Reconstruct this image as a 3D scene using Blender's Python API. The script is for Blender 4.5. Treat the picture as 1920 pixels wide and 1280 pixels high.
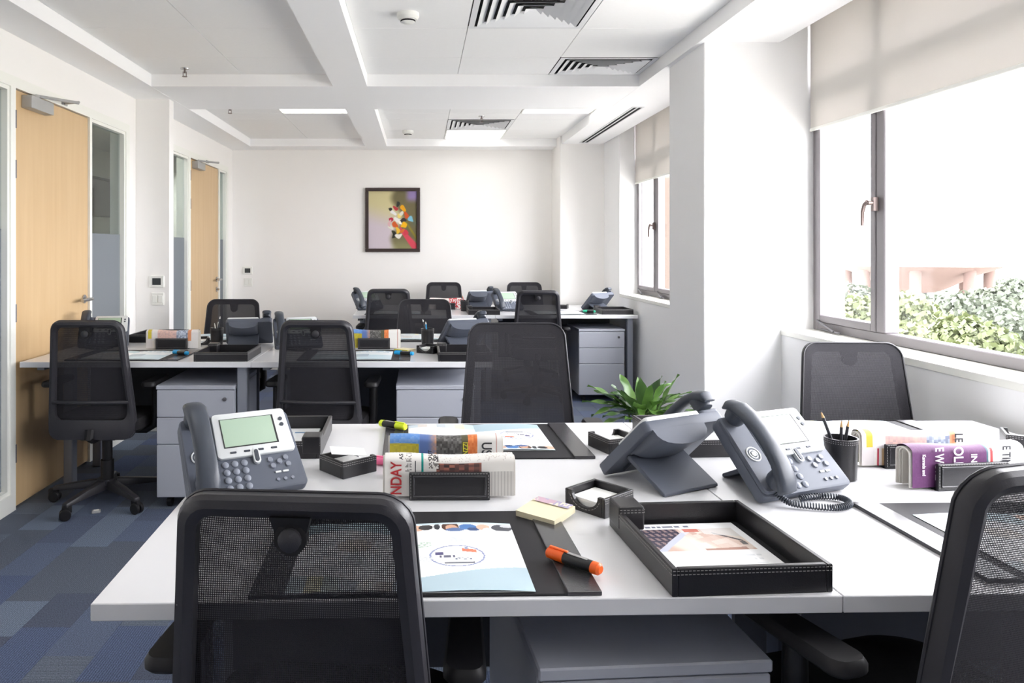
import bpy, bmesh, math, random
from mathutils import Vector, Matrix, Euler
random.seed(7)
for _o in list(bpy.data.objects):
    bpy.data.objects.remove(_o)
SC = bpy.context.scene
COL = SC.collection
PI = math.pi

# ------------------------------------------------------------------ camera
cam_data = bpy.data.cameras.new('camera')
cam = bpy.data.objects.new('camera', cam_data)
COL.objects.link(cam)
cam.location = (0, 0, 1.30)
cam.rotation_euler = (PI / 2, 0, 0)
cam_data.sensor_width = 36.0
cam_data.lens = 36.0 * 1390 / 1920
cam_data.shift_x = 172 / 1920
cam_data.shift_y = -173 / 1920
cam_data.clip_start = 0.05
cam_data.clip_end = 400
SC.camera = cam

# ------------------------------------------------------------------ world: bright overcast sky
SKY = 8.0
LAMP = 1.5
w = bpy.data.worlds.new('overcast_sky')
SC.world = w
w.use_nodes = True
bg = w.node_tree.nodes['Background']
bg.inputs[0].default_value = (0.975, 0.955, 1.0, 1)
bg.inputs[1].default_value = SKY
vs = SC.view_settings
vs.view_transform = 'Standard'
vs.look = 'None'
vs.gamma = 1.0
vs.exposure = 1.24
vs.use_curve_mapping = False
try:
    SC.cycles.use_denoising = True
    SC.cycles.max_bounces = 14
    SC.cycles.diffuse_bounces = 12
    SC.cycles.transparent_max_bounces = 24
    SC.cycles.sample_clamp_indirect = 6.0
    SC.cycles.caustics_reflective = False
    SC.cycles.caustics_refractive = False
except Exception:
    pass


def portal(y0, y1, z0, z1, x):
    ld = bpy.data.lights.new('window_portal', 'AREA')
    ld.shape = 'RECTANGLE'
    ld.size = z1 - z0
    ld.size_y = y1 - y0
    ld.cycles.is_portal = True
    o = bpy.data.objects.new('window_portal', ld)
    COL.objects.link(o)
    o.location = (x, (y0 + y1) / 2, (z0 + z1) / 2)
    o.rotation_euler = (0, PI / 2, 0)      # shines towards -X


portal(0.3, 3.84, 0.9, 2.55, 2.22)
portal(4.38, 6.95, 0.9, 2.55, 2.22)


# ------------------------------------------------------------------ helpers
def lin(r, g, b):
    def f(v):
        v = v / 255.0
        return v / 12.92 if v <= 0.04045 else ((v + 0.055) / 1.055) ** 2.4
    return (f(r), f(g), f(b))


MATS = {}


def mat(name, rgb, rough=0.5, metal=0.0, spec=0.5, noise=0.0, nscale=20.0, bump=0.0, bscale=200.0, coat=0.0, sheen=0.0):
    m = bpy.data.materials.new(name)
    m.use_nodes = True
    nt = m.node_tree
    b = nt.nodes['Principled BSDF']
    c = lin(*rgb)
    b.inputs['Base Color'].default_value = (*c, 1)
    b.inputs['Roughness'].default_value = rough
    b.inputs['Metallic'].default_value = metal
    b.inputs['Specular IOR Level'].default_value = spec
    if coat:
        b.inputs['Coat Weight'].default_value = coat
        b.inputs['Coat Roughness'].default_value = 0.15
    if sheen:
        b.inputs['Sheen Weight'].default_value = sheen
    if noise or bump:
        tc = nt.nodes.new('ShaderNodeTexCoord')
    if noise:
        n = nt.nodes.new('ShaderNodeTexNoise')
        n.inputs['Scale'].default_value = nscale
        n.inputs['Detail'].default_value = 4
        nt.links.new(tc.outputs['Object'], n.inputs['Vector'])
        mr = nt.nodes.new('ShaderNodeMapRange')
        mr.inputs['To Min'].default_value = 1 - noise
        mr.inputs['To Max'].default_value = 1 + noise
        nt.links.new(n.outputs['Fac'], mr.inputs['Value'])
        mx = nt.nodes.new('ShaderNodeVectorMath')
        mx.operation = 'SCALE'
        mx.inputs[0].default_value = c
        nt.links.new(mr.outputs[0], mx.inputs['Scale'])
        nt.links.new(mx.outputs[0], b.inputs['Base Color'])
    if bump:
        n2 = nt.nodes.new('ShaderNodeTexNoise')
        n2.inputs['Scale'].default_value = bscale
        n2.inputs['Detail'].default_value = 2
        nt.links.new(tc.outputs['Object'], n2.inputs['Vector'])
        bp = nt.nodes.new('ShaderNodeBump')
        bp.inputs['Strength'].default_value = bump
        bp.inputs['Distance'].default_value = 0.002
        nt.links.new(n2.outputs['Fac'], bp.inputs['Height'])
        nt.links.new(bp.outputs[0], b.inputs['Normal'])
    MATS[name] = m
    return m


def emis(name, rgb, strength):
    m = bpy.data.materials.new(name)
    m.use_nodes = True
    b = m.node_tree.nodes['Principled BSDF']
    b.inputs['Base Color'].default_value = (0.9, 0.9, 0.9, 1)
    b.inputs['Emission Color'].default_value = (*lin(*rgb), 1)
    b.inputs['Emission Strength'].default_value = strength
    MATS[name] = m
    return m


def print_mat():
    m = bpy.data.materials.new('printed_paper')
    m.use_nodes = True
    nt = m.node_tree
    b = nt.nodes['Principled BSDF']
    a = nt.nodes.new('ShaderNodeAttribute')
    a.attribute_name = 'Col'
    nt.links.new(a.outputs['Color'], b.inputs['Base Color'])
    b.inputs['Roughness'].default_value = 0.55
    b.inputs['Specular IOR Level'].default_value = 0.3
    MATS['print'] = m
    m2 = m.copy()
    m2.name = 'glossy_print'
    m2.node_tree.nodes['Principled BSDF'].inputs['Roughness'].default_value = 0.3
    MATS['gloss_print'] = m2


print_mat()
mat('wall', (245, 243, 240), 0.85, noise=0.012, nscale=3, spec=0.2)
mat('wall_cool', (242, 242, 242), 0.85, noise=0.012, nscale=3, spec=0.2)
mat('ceil', (248, 248, 248), 0.9, spec=0.15)
mat('ceil_tile', (244, 244, 243), 0.92, spec=0.12, noise=0.015, nscale=40)
mat('grid', (196, 196, 190), 0.7)
mat('frame_white', (240, 240, 233), 0.4, spec=0.4)
mat('desk_white', (224, 224, 226), 0.22, spec=0.5)
mat('desk_edge', (205, 204, 198), 0.45)
mat('metal_grey', (146, 150, 160), 0.42, metal=0.25, spec=0.4)
mat('ped_grey', (172, 175, 184), 0.45, spec=0.4, noise=0.02, nscale=6)
mat('ped_dark', (70, 72, 80), 0.6)
mat('chair_plastic', (50, 49, 53), 0.42, spec=0.45, bump=0.08, bscale=500)
mat('chair_dark', (26, 25, 27), 0.5, spec=0.4)
mat('chair_fabric', (30, 29, 31), 0.9, spec=0.2, bump=0.3, bscale=900)
mat('leather', (32, 31, 34), 0.33, spec=0.5, bump=0.12, bscale=600)
mat('leather_matt', (30, 29, 33), 0.62, spec=0.35, bump=0.1, bscale=700)
mat('leather_grey', (62, 61, 64), 0.24, spec=0.55, bump=0.08, bscale=600)
mat('stitch', (150, 148, 146), 0.8)
mat('phone_body', (86, 91, 102), 0.5, spec=0.35)
mat('phone_dark', (60, 65, 74), 0.36, spec=0.4)
mat('phone_silver', (214, 217, 217), 0.3, metal=0.2)
mat('phone_key', (128, 133, 144), 0.45)
mat('phone_black', (22, 22, 24), 0.4)
mat('lcd', (164, 186, 164), 0.22, spec=0.6)
mat('paper', (244, 244, 242), 0.7, spec=0.2)
mat('cream', (238, 229, 196), 0.7, spec=0.2)
mat('cream_edge', (214, 205, 168), 0.8)
mat('newsprint', (214, 210, 203), 0.85, spec=0.1)
mat('red_ink', (176, 40, 44), 0.8)
mat('dark_ink', (48, 48, 52), 0.8)
mat('white_ink', (232, 226, 230), 0.8)
mat('yellow_ink', (214, 206, 60), 0.8)
mat('orange', (255, 104, 24), 0.4)
mat('yellow', (222, 240, 40), 0.4)
mat('pink', (255, 120, 165), 0.4)
mat('blue', (30, 160, 220), 0.4)
mat('green', (40, 170, 130), 0.4)
mat('chrome', (190, 190, 192), 0.22, metal=1.0)
mat('alu', (122, 117, 120), 0.5)
mat('alu_dark', (110, 108, 112), 0.45, metal=0.4)
mat('handle_brown', (118, 104, 100), 0.4, metal=0.4)
mat('wood_frame', (54, 40, 36), 0.45)
mat('wood_pencil', (40, 40, 46), 0.5)
mat('pencil_tip', (200, 160, 110), 0.7)
mat('white_plastic', (236, 236, 230), 0.45)
mat('dark_screen', (60, 64, 66), 0.25)
mat('silver_box', (176, 176, 174), 0.45, metal=0.3)
mat('slot_dark', (20, 20, 22), 0.9)
mat('grille', (228, 229, 230), 0.5)
mat('soil', (60, 46, 36), 0.95)
mat('pot', (70, 72, 76), 0.5)
mat('stem', (92, 118, 58), 0.6)
mat('beige_render', (92, 80, 72), 0.9)
mat('tank', (176, 172, 166), 0.9, noise=0.05, nscale=0.6)
mat('tank_leg', (104, 86, 80), 0.9)
mat('tank_dark', (56, 56, 66), 0.9)
mat('ground_out', (196, 193, 184), 0.95, noise=0.1, nscale=0.3)  # pale paving is assumed; its bounced light brightens the room ceiling
mat('bark', (96, 82, 66), 0.9)
mat('corridor_wall', (206, 206, 198), 0.9)
mat('corridor_floor', (90, 94, 104), 0.9)
mat('notice', (120, 116, 108), 0.6)
emis('lamp', (255, 255, 252), LAMP)
emis('corridor_lamp', (255, 252, 244), 22.0)


def leaf_mat(name, rgb, rgb2, rough=0.4, scale=3.0, trans=0.25):
    m = bpy.data.materials.new(name)
    m.use_nodes = True
    nt = m.node_tree
    b = nt.nodes['Principled BSDF']
    tc = nt.nodes.new('ShaderNodeTexCoord')
    n = nt.nodes.new('ShaderNodeTexNoise')
    n.inputs['Scale'].default_value = scale
    nt.links.new(tc.outputs['Object'], n.inputs['Vector'])
    cr = nt.nodes.new('ShaderNodeValToRGB')
    cr.color_ramp.elements[0].color = (*lin(*rgb), 1)
    cr.color_ramp.elements[1].color = (*lin(*rgb2), 1)
    cr.color_ramp.elements[0].position = 0.35
    cr.color_ramp.elements[1].position = 0.65
    nt.links.new(n.outputs['Fac'], cr.inputs['Fac'])
    nt.links.new(cr.outputs[0], b.inputs['Base Color'])
    b.inputs['Roughness'].default_value = rough
    tr = nt.nodes.new('ShaderNodeBsdfTranslucent')
    nt.links.new(cr.outputs[0], tr.inputs['Color'])
    mx = nt.nodes.new('ShaderNodeMixShader')
    mx.inputs[0].default_value = trans
    out = nt.nodes['Material Output']
    nt.links.new(b.outputs[0], mx.inputs[1])
    nt.links.new(tr.outputs[0], mx.inputs[2])
    nt.links.new(mx.outputs[0], out.inputs['Surface'])
    MATS[name] = m


leaf_mat('leaf', (62, 98, 44), (104, 140, 66), 0.3, 9.0)
leaf_mat('leaf_dark', (46, 74, 40), (78, 108, 60), 0.28, 9.0)
leaf_mat('tree_a', (68, 75, 63), (94, 100, 84), 0.7, 0.8)
leaf_mat('tree_b', (80, 88, 56), (100, 107, 68), 0.7, 0.8)


def wood_mat():
    m = bpy.data.materials.new('door_veneer')
    m.use_nodes = True
    nt = m.node_tree
    b = nt.nodes['Principled BSDF']
    tc = nt.nodes.new('ShaderNodeTexCoord')
    mp = nt.nodes.new('ShaderNodeMapping')
    mp.inputs['Scale'].default_value = (5, 9, 0.7)
    n = nt.nodes.new('ShaderNodeTexNoise')
    n.inputs['Scale'].default_value = 2.2
    n.inputs['Detail'].default_value = 6
    cr = nt.nodes.new('ShaderNodeValToRGB')
    cr.color_ramp.elements[0].color = (*lin(204, 172, 128), 1)
    cr.color_ramp.elements[1].color = (*lin(211, 181, 138), 1)
    cr.color_ramp.elements[0].position = 0.3
    cr.color_ramp.elements[1].position = 0.7
    nt.links.new(tc.outputs['Object'], mp.inputs[0])
    nt.links.new(mp.outputs[0], n.inputs['Vector'])
    nt.links.new(n.outputs['Fac'], cr.inputs['Fac'])
    nt.links.new(cr.outputs[0], b.inputs['Base Color'])
    b.inputs['Roughness'].default_value = 0.42
    MATS['door_wood'] = m


wood_mat()


def carpet_mat(name, rgb, stripe, along):
    m = bpy.data.materials.new(name)
    m.use_nodes = True
    nt = m.node_tree
    b = nt.nodes['Principled BSDF']
    tc = nt.nodes.new('ShaderNodeTexCoord')
    wv = nt.nodes.new('ShaderNodeTexWave')
    wv.bands_direction = along
    wv.inputs['Scale'].default_value = 38.0
    wv.inputs['Distortion'].default_value = 1.2
    wv.inputs['Detail'].default_value = 2
    nz = nt.nodes.new('ShaderNodeTexNoise')
    nz.inputs['Scale'].default_value = 260
    nz.inputs['Detail'].default_value = 3
    nt.links.new(tc.outputs['Object'], wv.inputs['Vector'])
    nt.links.new(tc.outputs['Object'], nz.inputs['Vector'])
    c = lin(*rgb)
    m1 = nt.nodes.new('ShaderNodeMapRange')
    m1.inputs['To Min'].default_value = 1 - stripe
    m1.inputs['To Max'].default_value = 1 + stripe
    nt.links.new(wv.outputs['Fac'], m1.inputs['Value'])
    m2 = nt.nodes.new('ShaderNodeMapRange')
    m2.inputs['From Min'].default_value = 0.3
    m2.inputs['From Max'].default_value = 0.7
    m2.inputs['To Min'].default_value = 0.55
    m2.inputs['To Max'].default_value = 1.5
    nt.links.new(nz.outputs['Fac'], m2.inputs['Value'])
    mu = nt.nodes.new('ShaderNodeMath')
    mu.operation = 'MULTIPLY'
    nt.links.new(m1.outputs[0], mu.inputs[0])
    nt.links.new(m2.outputs[0], mu.inputs[1])
    sc = nt.nodes.new('ShaderNodeVectorMath')
    sc.operation = 'SCALE'
    sc.inputs[0].default_value = c
    nt.links.new(mu.outputs[0], sc.inputs['Scale'])
    nt.links.new(sc.outputs[0], b.inputs['Base Color'])
    bp = nt.nodes.new('ShaderNodeBump')
    bp.inputs['Strength'].default_value = 0.6
    bp.inputs['Distance'].default_value = 0.003
    nt.links.new(nz.outputs['Fac'], bp.inputs['Height'])
    nt.links.new(bp.outputs[0], b.inputs['Normal'])
    b.inputs['Roughness'].default_value = 0.95
    b.inputs['Specular IOR Level'].default_value = 0.1
    MATS[name] = m


CARPET = []
for i, (rgb, st, al) in enumerate([((98, 108, 130), 0.10, 'X'), ((88, 95, 112), 0.10, 'Y'), ((112, 123, 141), 0.16, 'X'),
                                   ((90, 101, 128), 0.28, 'X'), ((104, 112, 126), 0.24, 'Y'), ((96, 103, 116), 0.12, 'X'), ((92, 101, 122), 0.2, 'Y')]):
    carpet_mat('carpet_%s' % 'abcdefg'[i], rgb, st, al)
    CARPET.append('carpet_%s' % 'abcdefg'[i])


def glass_mat(name, tint, reflect, frost=0.0, rgb=(150, 165, 175)):
    m = bpy.data.materials.new(name)
    m.use_nodes = True
    nt = m.node_tree
    nt.nodes.remove(nt.nodes['Principled BSDF'])
    out = nt.nodes['Material Output']
    t = nt.nodes.new('ShaderNodeBsdfTransparent')
    t.inputs[0].default_value = (*tint, 1)
    g = nt.nodes.new('ShaderNodeBsdfGlossy')
    g.inputs['Roughness'].default_value = 0.03
    mx = nt.nodes.new('ShaderNodeMixShader')
    mx.inputs[0].default_value = reflect
    nt.links.new(t.outputs[0], mx.inputs[1])
    nt.links.new(g.outputs[0], mx.inputs[2])
    last = mx
    if frost:
        d = nt.nodes.new('ShaderNodeBsdfDiffuse')
        d.inputs[0].default_value = (*lin(*rgb), 1)
        m2 = nt.nodes.new('ShaderNodeMixShader')
        m2.inputs[0].default_value = frost
        nt.links.new(last.outputs[0], m2.inputs[1])
        nt.links.new(d.outputs[0], m2.inputs[2])
        last = m2
    nt.links.new(last.outputs[0], out.inputs['Surface'])
    MATS[name] = m


glass_mat('window_glass', (0.97, 0.98, 0.98), 0.04)
glass_mat('side_glass', (0.72, 0.76, 0.77), 0.10)
glass_mat('frost_glass', (0.55, 0.6, 0.63), 0.05, 0.72, (142, 147, 152))


def blind_mat():
    m = bpy.data.materials.new('blind_fabric')
    m.use_nodes = True
    nt = m.node_tree
    b = nt.nodes['Principled BSDF']
    b.inputs['Base Color'].default_value = (*lin(226, 222, 216), 1)
    b.inputs['Roughness'].default_value = 0.9
    tc = nt.nodes.new('ShaderNodeTexCoord')
    n = nt.nodes.new('ShaderNodeTexNoise')
    n.inputs['Scale'].default_value = 60
    mp = nt.nodes.new('ShaderNodeMapping')
    mp.inputs['Scale'].default_value = (1, 8, 0.4)
    nt.links.new(tc.outputs['Object'], mp.inputs[0])
    nt.links.new(mp.outputs[0], n.inputs['Vector'])
    mr = nt.nodes.new('ShaderNodeMapRange')
    mr.inputs['To Min'].default_value = 0.15
    mr.inputs['To Max'].default_value = 0.21
    nt.links.new(n.outputs['Fac'], mr.inputs['Value'])
    tl = nt.nodes.new('ShaderNodeBsdfTranslucent')
    tl.inputs[0].default_value = (*lin(188, 184, 180), 1)
    mx = nt.nodes.new('ShaderNodeMixShader')
    nt.links.new(mr.outputs[0], mx.inputs[0])
    nt.links.new(b.outputs[0], mx.inputs[1])
    nt.links.new(tl.outputs[0], mx.inputs[2])
    tp = nt.nodes.new('ShaderNodeBsdfTransparent')
    m2 = nt.nodes.new('ShaderNodeMixShader')
    m2.inputs[0].default_value = 0.03
    nt.links.new(mx.outputs[0], m2.inputs[1])
    nt.links.new(tp.outputs[0], m2.inputs[2])
    nt.links.new(m2.outputs[0], nt.nodes['Material Output'].inputs['Surface'])
    MATS['blind'] = m


blind_mat()


def mesh_mat():
    """woven chair net: threads with real holes between them"""
    m = bpy.data.materials.new('chair_net')
    m.use_nodes = True
    nt = m.node_tree
    b = nt.nodes['Principled BSDF']
    b.inputs['Base Color'].default_value = (*lin(44, 43, 47), 1)
    b.inputs['Roughness'].default_value = 0.75
    b.inputs['Specular IOR Level'].default_value = 0.25
    tc = nt.nodes.new('ShaderNodeTexCoord')
    sp = nt.nodes.new('ShaderNodeSeparateXYZ')
    nt.links.new(tc.outputs['Object'], sp.inputs[0])

    def wave(sock, period, thr):
        a = nt.nodes.new('ShaderNodeMath')
        a.operation = 'MULTIPLY'
        a.inputs[1].default_value = 2 * PI / period
        nt.links.new(sp.outputs[sock], a.inputs[0])
        s = nt.nodes.new('ShaderNodeMath')
        s.operation = 'SINE'
        nt.links.new(a.outputs[0], s.inputs[0])
        g = nt.nodes.new('ShaderNodeMath')
        g.operation = 'GREATER_THAN'
        g.inputs[1].default_value = thr
        nt.links.new(s.outputs[0], g.inputs[0])
        return g
    gx = wave('X', 0.0029, -0.05)
    gz = wave('Z', 0.0036, -0.35)
    mu = nt.nodes.new('ShaderNodeMath')
    mu.operation = 'MULTIPLY'
    nt.links.new(gx.outputs[0], mu.inputs[0])
    nt.links.new(gz.outputs[0], mu.inputs[1])
    m3 = nt.nodes.new('ShaderNodeMath')
    m3.operation = 'MULTIPLY'
    m3.inputs[1].default_value = 0.22
    nt.links.new(mu.outputs[0], m3.inputs[0])
    tp = nt.nodes.new('ShaderNodeBsdfTransparent')
    mx = nt.nodes.new('ShaderNodeMixShader')
    nt.links.new(m3.outputs[0], mx.inputs[0])
    nt.links.new(b.outputs[0], mx.inputs[1])
    nt.links.new(tp.outputs[0], mx.inputs[2])
    nt.links.new(mx.outputs[0], nt.nodes['Material Output'].inputs['Surface'])
    MATS['net'] = m


mesh_mat()


class MB:
    """collects shapes, then becomes ONE mesh object"""

    def __init__(self):
        self.v, self.f = [], []

    def add(self, vs, fs, M=None):
        o = len(self.v)
        for p in vs:
            p = Vector(p)
            self.v.append(tuple(M @ p) if M is not None else tuple(p))
        self.f += [tuple(i + o for i in q) for q in fs]
        return self

    def box(self, x0, x1, y0, y1, z0, z1, M=None):
        vs = [(x0, y0, z0), (x1, y0, z0), (x1, y1, z0), (x0, y1, z0), (x0, y0, z1), (x1, y0, z1), (x1, y1, z1), (x0, y1, z1)]
        fs = [(3, 2, 1, 0), (4, 5, 6, 7), (0, 1, 5, 4), (1, 2, 6, 5), (2, 3, 7, 6), (3, 0, 4, 7)]
        return self.add(vs, fs, M)

    def cyl(self, p0, p1, r0, r1=None, n=16, M=None):
        r1 = r0 if r1 is None else r1
        p0, p1 = Vector(p0), Vector(p1)
        d = (p1 - p0).normalized()
        a = d.orthogonal().normalized()
        b = d.cross(a)
        vs, fs = [], []
        for p, r in ((p0, r0), (p1, r1)):
            for k in range(n):
                t = 2 * PI * k / n
                vs.append(p + (a * math.cos(t) + b * math.sin(t)) * r)
        for k in range(n):
            fs.append((k, (k + 1) % n, n + (k + 1) % n, n + k))
        fs.append(tuple(range(n - 1, -1, -1)))
        fs.append(tuple(range(n, 2 * n)))
        return self.add(vs, fs, M)

    def lathe(self, prof, n=24, M=None, c=(0, 0, 0)):
        vs, fs = [], []
        for r, z in prof:
            for k in range(n):
                t = 2 * PI * k / n
                vs.append((c[0] + r * math.cos(t), c[1] + r * math.sin(t), c[2] + z))
        m = len(prof)
        for i in range(m - 1):
            for k in range(n):
                fs.append((i * n + k, i * n + (k + 1) % n, (i + 1) * n + (k + 1) % n, (i + 1) * n + k))
        fs.append(tuple(range(n - 1, -1, -1)))
        fs.append(tuple(range((m - 1) * n, m * n)))
        return self.add(vs, fs, M)

    def tube(self, path, r, n=8, closed=False, M=None):
        path = [Vector(p) for p in path]
        m = len(path)
        vs, fs = [], []
        up = None
        for i, p in enumerate(path):
            if closed:
                d = (path[(i + 1) % m] - path[i - 1]).normalized()
            else:
                d = (path[min(i + 1, m - 1)] - path[max(i - 1, 0)]).normalized()
            a = d.orthogonal().normalized() if up is None else (up - d * up.dot(d)).normalized()
            up = a
            b = d.cross(a)
            rr = r[i] if isinstance(r, (list, tuple)) else r
            for k in range(n):
                t = 2 * PI * k / n
                vs.append(p + (a * math.cos(t) + b * math.sin(t)) * rr)
        for i in range(m if closed else m - 1):
            j = (i + 1) % m
            for k in range(n):
                fs.append((i * n + k, i * n + (k + 1) % n, j * n + (k + 1) % n, j * n + k))
        if not closed:
            fs.append(tuple(range(n - 1, -1, -1)))
            fs.append(tuple(range((m - 1) * n, m * n)))
        return self.add(vs, fs, M)

    def loft(self, secs, M=None, cap=True, closed=True):
        n = len(secs[0])
        vs = [p for s in secs for p in s]
        fs = []
        for i in range(len(secs) - 1):
            for k in range(n if closed else n - 1):
                fs.append((i * n + k, i * n + (k + 1) % n, (i + 1) * n + (k + 1) % n, (i + 1) * n + k))
        if cap:
            fs.append(tuple(range(n - 1, -1, -1)))
            fs.append(tuple(range((len(secs) - 1) * n, len(secs) * n)))
        return self.add(vs, fs, M)

    def prism(self, poly, h0, h1, axis='z', M=None):
        """extrude a 2-D polygon"""
        def p3(p, h):
            if axis == 'z':
                return (p[0], p[1], h)
            if axis == 'y':
                return (p[0], h, p[1])
            return (h, p[0], p[1])
        return self.loft([[p3(p, h0) for p in poly], [p3(p, h1) for p in poly]], M)

    def mesh(self, name, m, smooth=False, bevel=0.0, seg=2, fix=True):
        me = bpy.data.meshes.new(name)
        me.from_pydata(self.v, [], self.f)
        if fix or bevel:
            bm = bmesh.new()
            bm.from_mesh(me)
            if fix:
                bmesh.ops.recalc_face_normals(bm, faces=bm.faces)
            if bevel:
                es = [e for e in bm.edges if len(e.link_faces) == 2 and e.calc_face_angle(0) > 0.6]
                bmesh.ops.bevel(bm, geom=es, offset=bevel, segments=seg, affect='EDGES', profile=0.5, clamp_overlap=True)
            bm.to_mesh(me)
            bm.free()
        if m:
            me.materials.append(MATS[m])
        if smooth:
            for p in me.polygons:
                p.use_smooth = True
            if smooth != 'all':
                try:
                    me.set_sharp_from_angle(angle=math.radians(38))
                except Exception:
                    pass
        me.update()
        return me

    def build(self, name, m, parent=None, smooth=False, bevel=0.0, seg=2, loc=None, rot=None, fix=True):
        return link(name, self.mesh(name, m, smooth, bevel, seg, fix), parent, loc, rot)


def link(name, data, parent=None, loc=None, rot=None):
    o = bpy.data.objects.new(name, data)
    COL.objects.link(o)
    if parent is not None:
        o.parent = parent
    if loc is not None:
        o.location = loc
    if rot is not None:
        o.rotation_euler = rot
    return o


def tag(o, label, cat, group=None):
    o['label'] = label
    o['category'] = cat
    if group:
        o['group'] = group
    return o


def thing(name, label, cat, loc=(0, 0, 0), rz=0.0, group=None):
    o = link(name, None, None, loc, (0, 0, math.radians(rz)))
    o.empty_display_size = 0.1
    return tag(o, label, cat, group)


def struct(o, label=None):
    o['kind'] = 'structure'
    if label:
        o['label'] = label
    return o


def copy_tree(o, parent=None):
    c = o.copy()
    COL.objects.link(c)
    c.parent = parent
    for ch in list(o.children):
        copy_tree(ch, c)
    return c


def place(proto, used, label, loc, rz, group=None, cat=None):
    """first call uses the prototype itself, later calls copy it"""
    o = proto if not used else copy_tree(proto)
    used.append(1)
    o.location = loc
    o.rotation_euler = (0, 0, math.radians(rz))
    o['label'] = label
    if group:
        o['group'] = group
    return o


def rpoly(pts, radii, seg=6):
    """polygon with rounded corners, the same number of points for each corner"""
    out = []
    n = len(pts)
    for i in range(n):
        p = Vector(pts[i])
        a = (Vector(pts[i - 1]) - p)
        b = (Vector(pts[(i + 1) % n]) - p)
        la, lb = a.length, b.length
        a.normalize()
        b.normalize()
        r = radii[i] if isinstance(radii, (list, tuple)) else radii
        ang = a.angle(b)
        t = min(r / math.tan(ang / 2), la * 0.49, lb * 0.49)
        r = t * math.tan(ang / 2)
        c = p + (a + b).normalized() * (r / math.sin(ang / 2))
        s = p + a * t - c
        e = p + b * t - c
        for k in range(seg + 1):
            q = s.lerp(e, k / seg)
            q = q.normalized() * r if q.length > 1e-9 else q
            out.append((c.x + q.x, c.y + q.y))
    return out


def printed(name, nu, nv, pos, colour, m, parent=None, back=None):
    """a sheet of nu x nv small faces; pos(u, v) -> xyz, colour(u, v) -> sRGB; flat print on real geometry"""
    vs = [pos(i / nu, j / nv) for j in range(nv + 1) for i in range(nu + 1)]
    fs, cols = [], []
    for j in range(nv):
        for i in range(nu):
            a = j * (nu + 1) + i
            fs.append((a, a + 1, a + nu + 2, a + nu + 1))
            c = lin(*[max(0, min(255, q)) for q in colour((i + 0.5) / nu, (j + 0.5) / nv)])
            cols += [c[0], c[1], c[2], 1.0] * 4
    me = bpy.data.meshes.new(name)
    me.from_pydata(vs, [], fs)
    at = me.color_attributes.new('Col', 'FLOAT_COLOR', 'CORNER')
    at.data.foreach_set('color', cols)
    me.materials.append(MATS[m])
    for p in me.polygons:
        p.use_smooth = True
    me.update()
    return link(name, me, parent)


def glyphs(text, size, m, name='lettering', sx=1.0):
    cu = bpy.data.curves.new('txt', 'FONT')
    cu.body = text
    cu.size = size
    cu.align_x = 'LEFT'
    cu.extrude = 0.0001
    cu.offset = size * 0.02
    o = bpy.data.objects.new('txt', cu)
    COL.objects.link(o)
    dg = bpy.context.evaluated_depsgraph_get()
    dg.update()
    me = bpy.data.meshes.new_from_object(o.evaluated_get(dg))
    bpy.data.objects.remove(o)
    me.name = name
    for v in me.vertices:
        v.co.x *= sx
    me.materials.clear()
    me.materials.append(MATS[m])
    return me


# =================================================================== THE ROOM
XL, XR = -2.03, 1.87
YB, Y0 = 8.00, -2.0
ZS, ZC = 2.37, 2.45          # soffit and recessed ceiling

# floor: concrete base and carpet planks
floor = struct(MB().box(XL - 0.12, 2.25, Y0 - 0.1, YB + 0.1, -0.2, -0.012).build('floor', 'corridor_floor'), 'blue grey carpet laid in small rectangular blocks')
PWD = 0.165
cache = {}


def plank_mesh(L, k):
    if (L, k) not in cache:
        cache[(L, k)] = MB().box(0.0004, PWD - 0.0004, 0.0004, L - 0.0004, -0.012, 0).mesh('carpet_tile', CARPET[k])
    return cache[(L, k)]


rest = {k: MB() for k in range(len(CARPET))}
x = XL
cnt = 0
while x < XR - 0.01:
    y = Y0 + random.choice((0, -0.1, -0.2))
    last = -1
    while y < YB:
        L = random.choice((0.165, 0.25, 0.25, 0.33, 0.5))
        k = random.choice([q for q in range(len(CARPET)) if q != last])
        last = k
        if x + PWD > XL and x < -0.35 and 1.9 < y < 4.1 or (0.2 < x < 1.3 and 2.4 < y < 4.3):
            o = link('carpet_tile', plank_mesh(L, k), floor, (x, y, 0))
            cnt += 1
        else:
            rest[k].box(x + 0.0004, x + PWD - 0.0004, y + 0.0004, y + L - 0.0004, -0.012, 0)
        y += L
    x += PWD
for k in rest:
    o = rest[k].build('carpet_field', CARPET[k], floor)
    o['kind'] = 'stuff'

# back wall
struct(MB().box(XL - 0.12, 2.25, YB, YB + 0.15, -0.01, 2.7).build('wall_back', 'wall'), 'plain off-white wall at the far end')
struct(MB().box(XL - 0.12, 2.25, Y0 - 0.15, Y0, -0.01, 2.7).build('wall_rear', 'wall'))

# left wall with the two glazed door sets
LW = struct(link('wall_left', None), 'off-white partition wall with two door sets')
mb = MB()
mb.box(XL - 0.10, XL, Y0, YB, 2.16, 2.7)
mb.box(XL - 0.10, XL, Y0, 2.60, 0, 2.16)
mb.box(XL - 0.10, XL, 5.15, 5.97, 0, 2.16)
mb.box(XL - 0.10, XL, 7.80, YB, 0, 2.16)
mb.build('wall_panel', 'wall', LW)
FIN = struct(MB().box(XL, -1.79, 5.29, 5.38, 0, 2.6).build('wall_nib', 'wall', bevel=0.002, seg=1), 'short off-white wall nib between the two doors')


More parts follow.
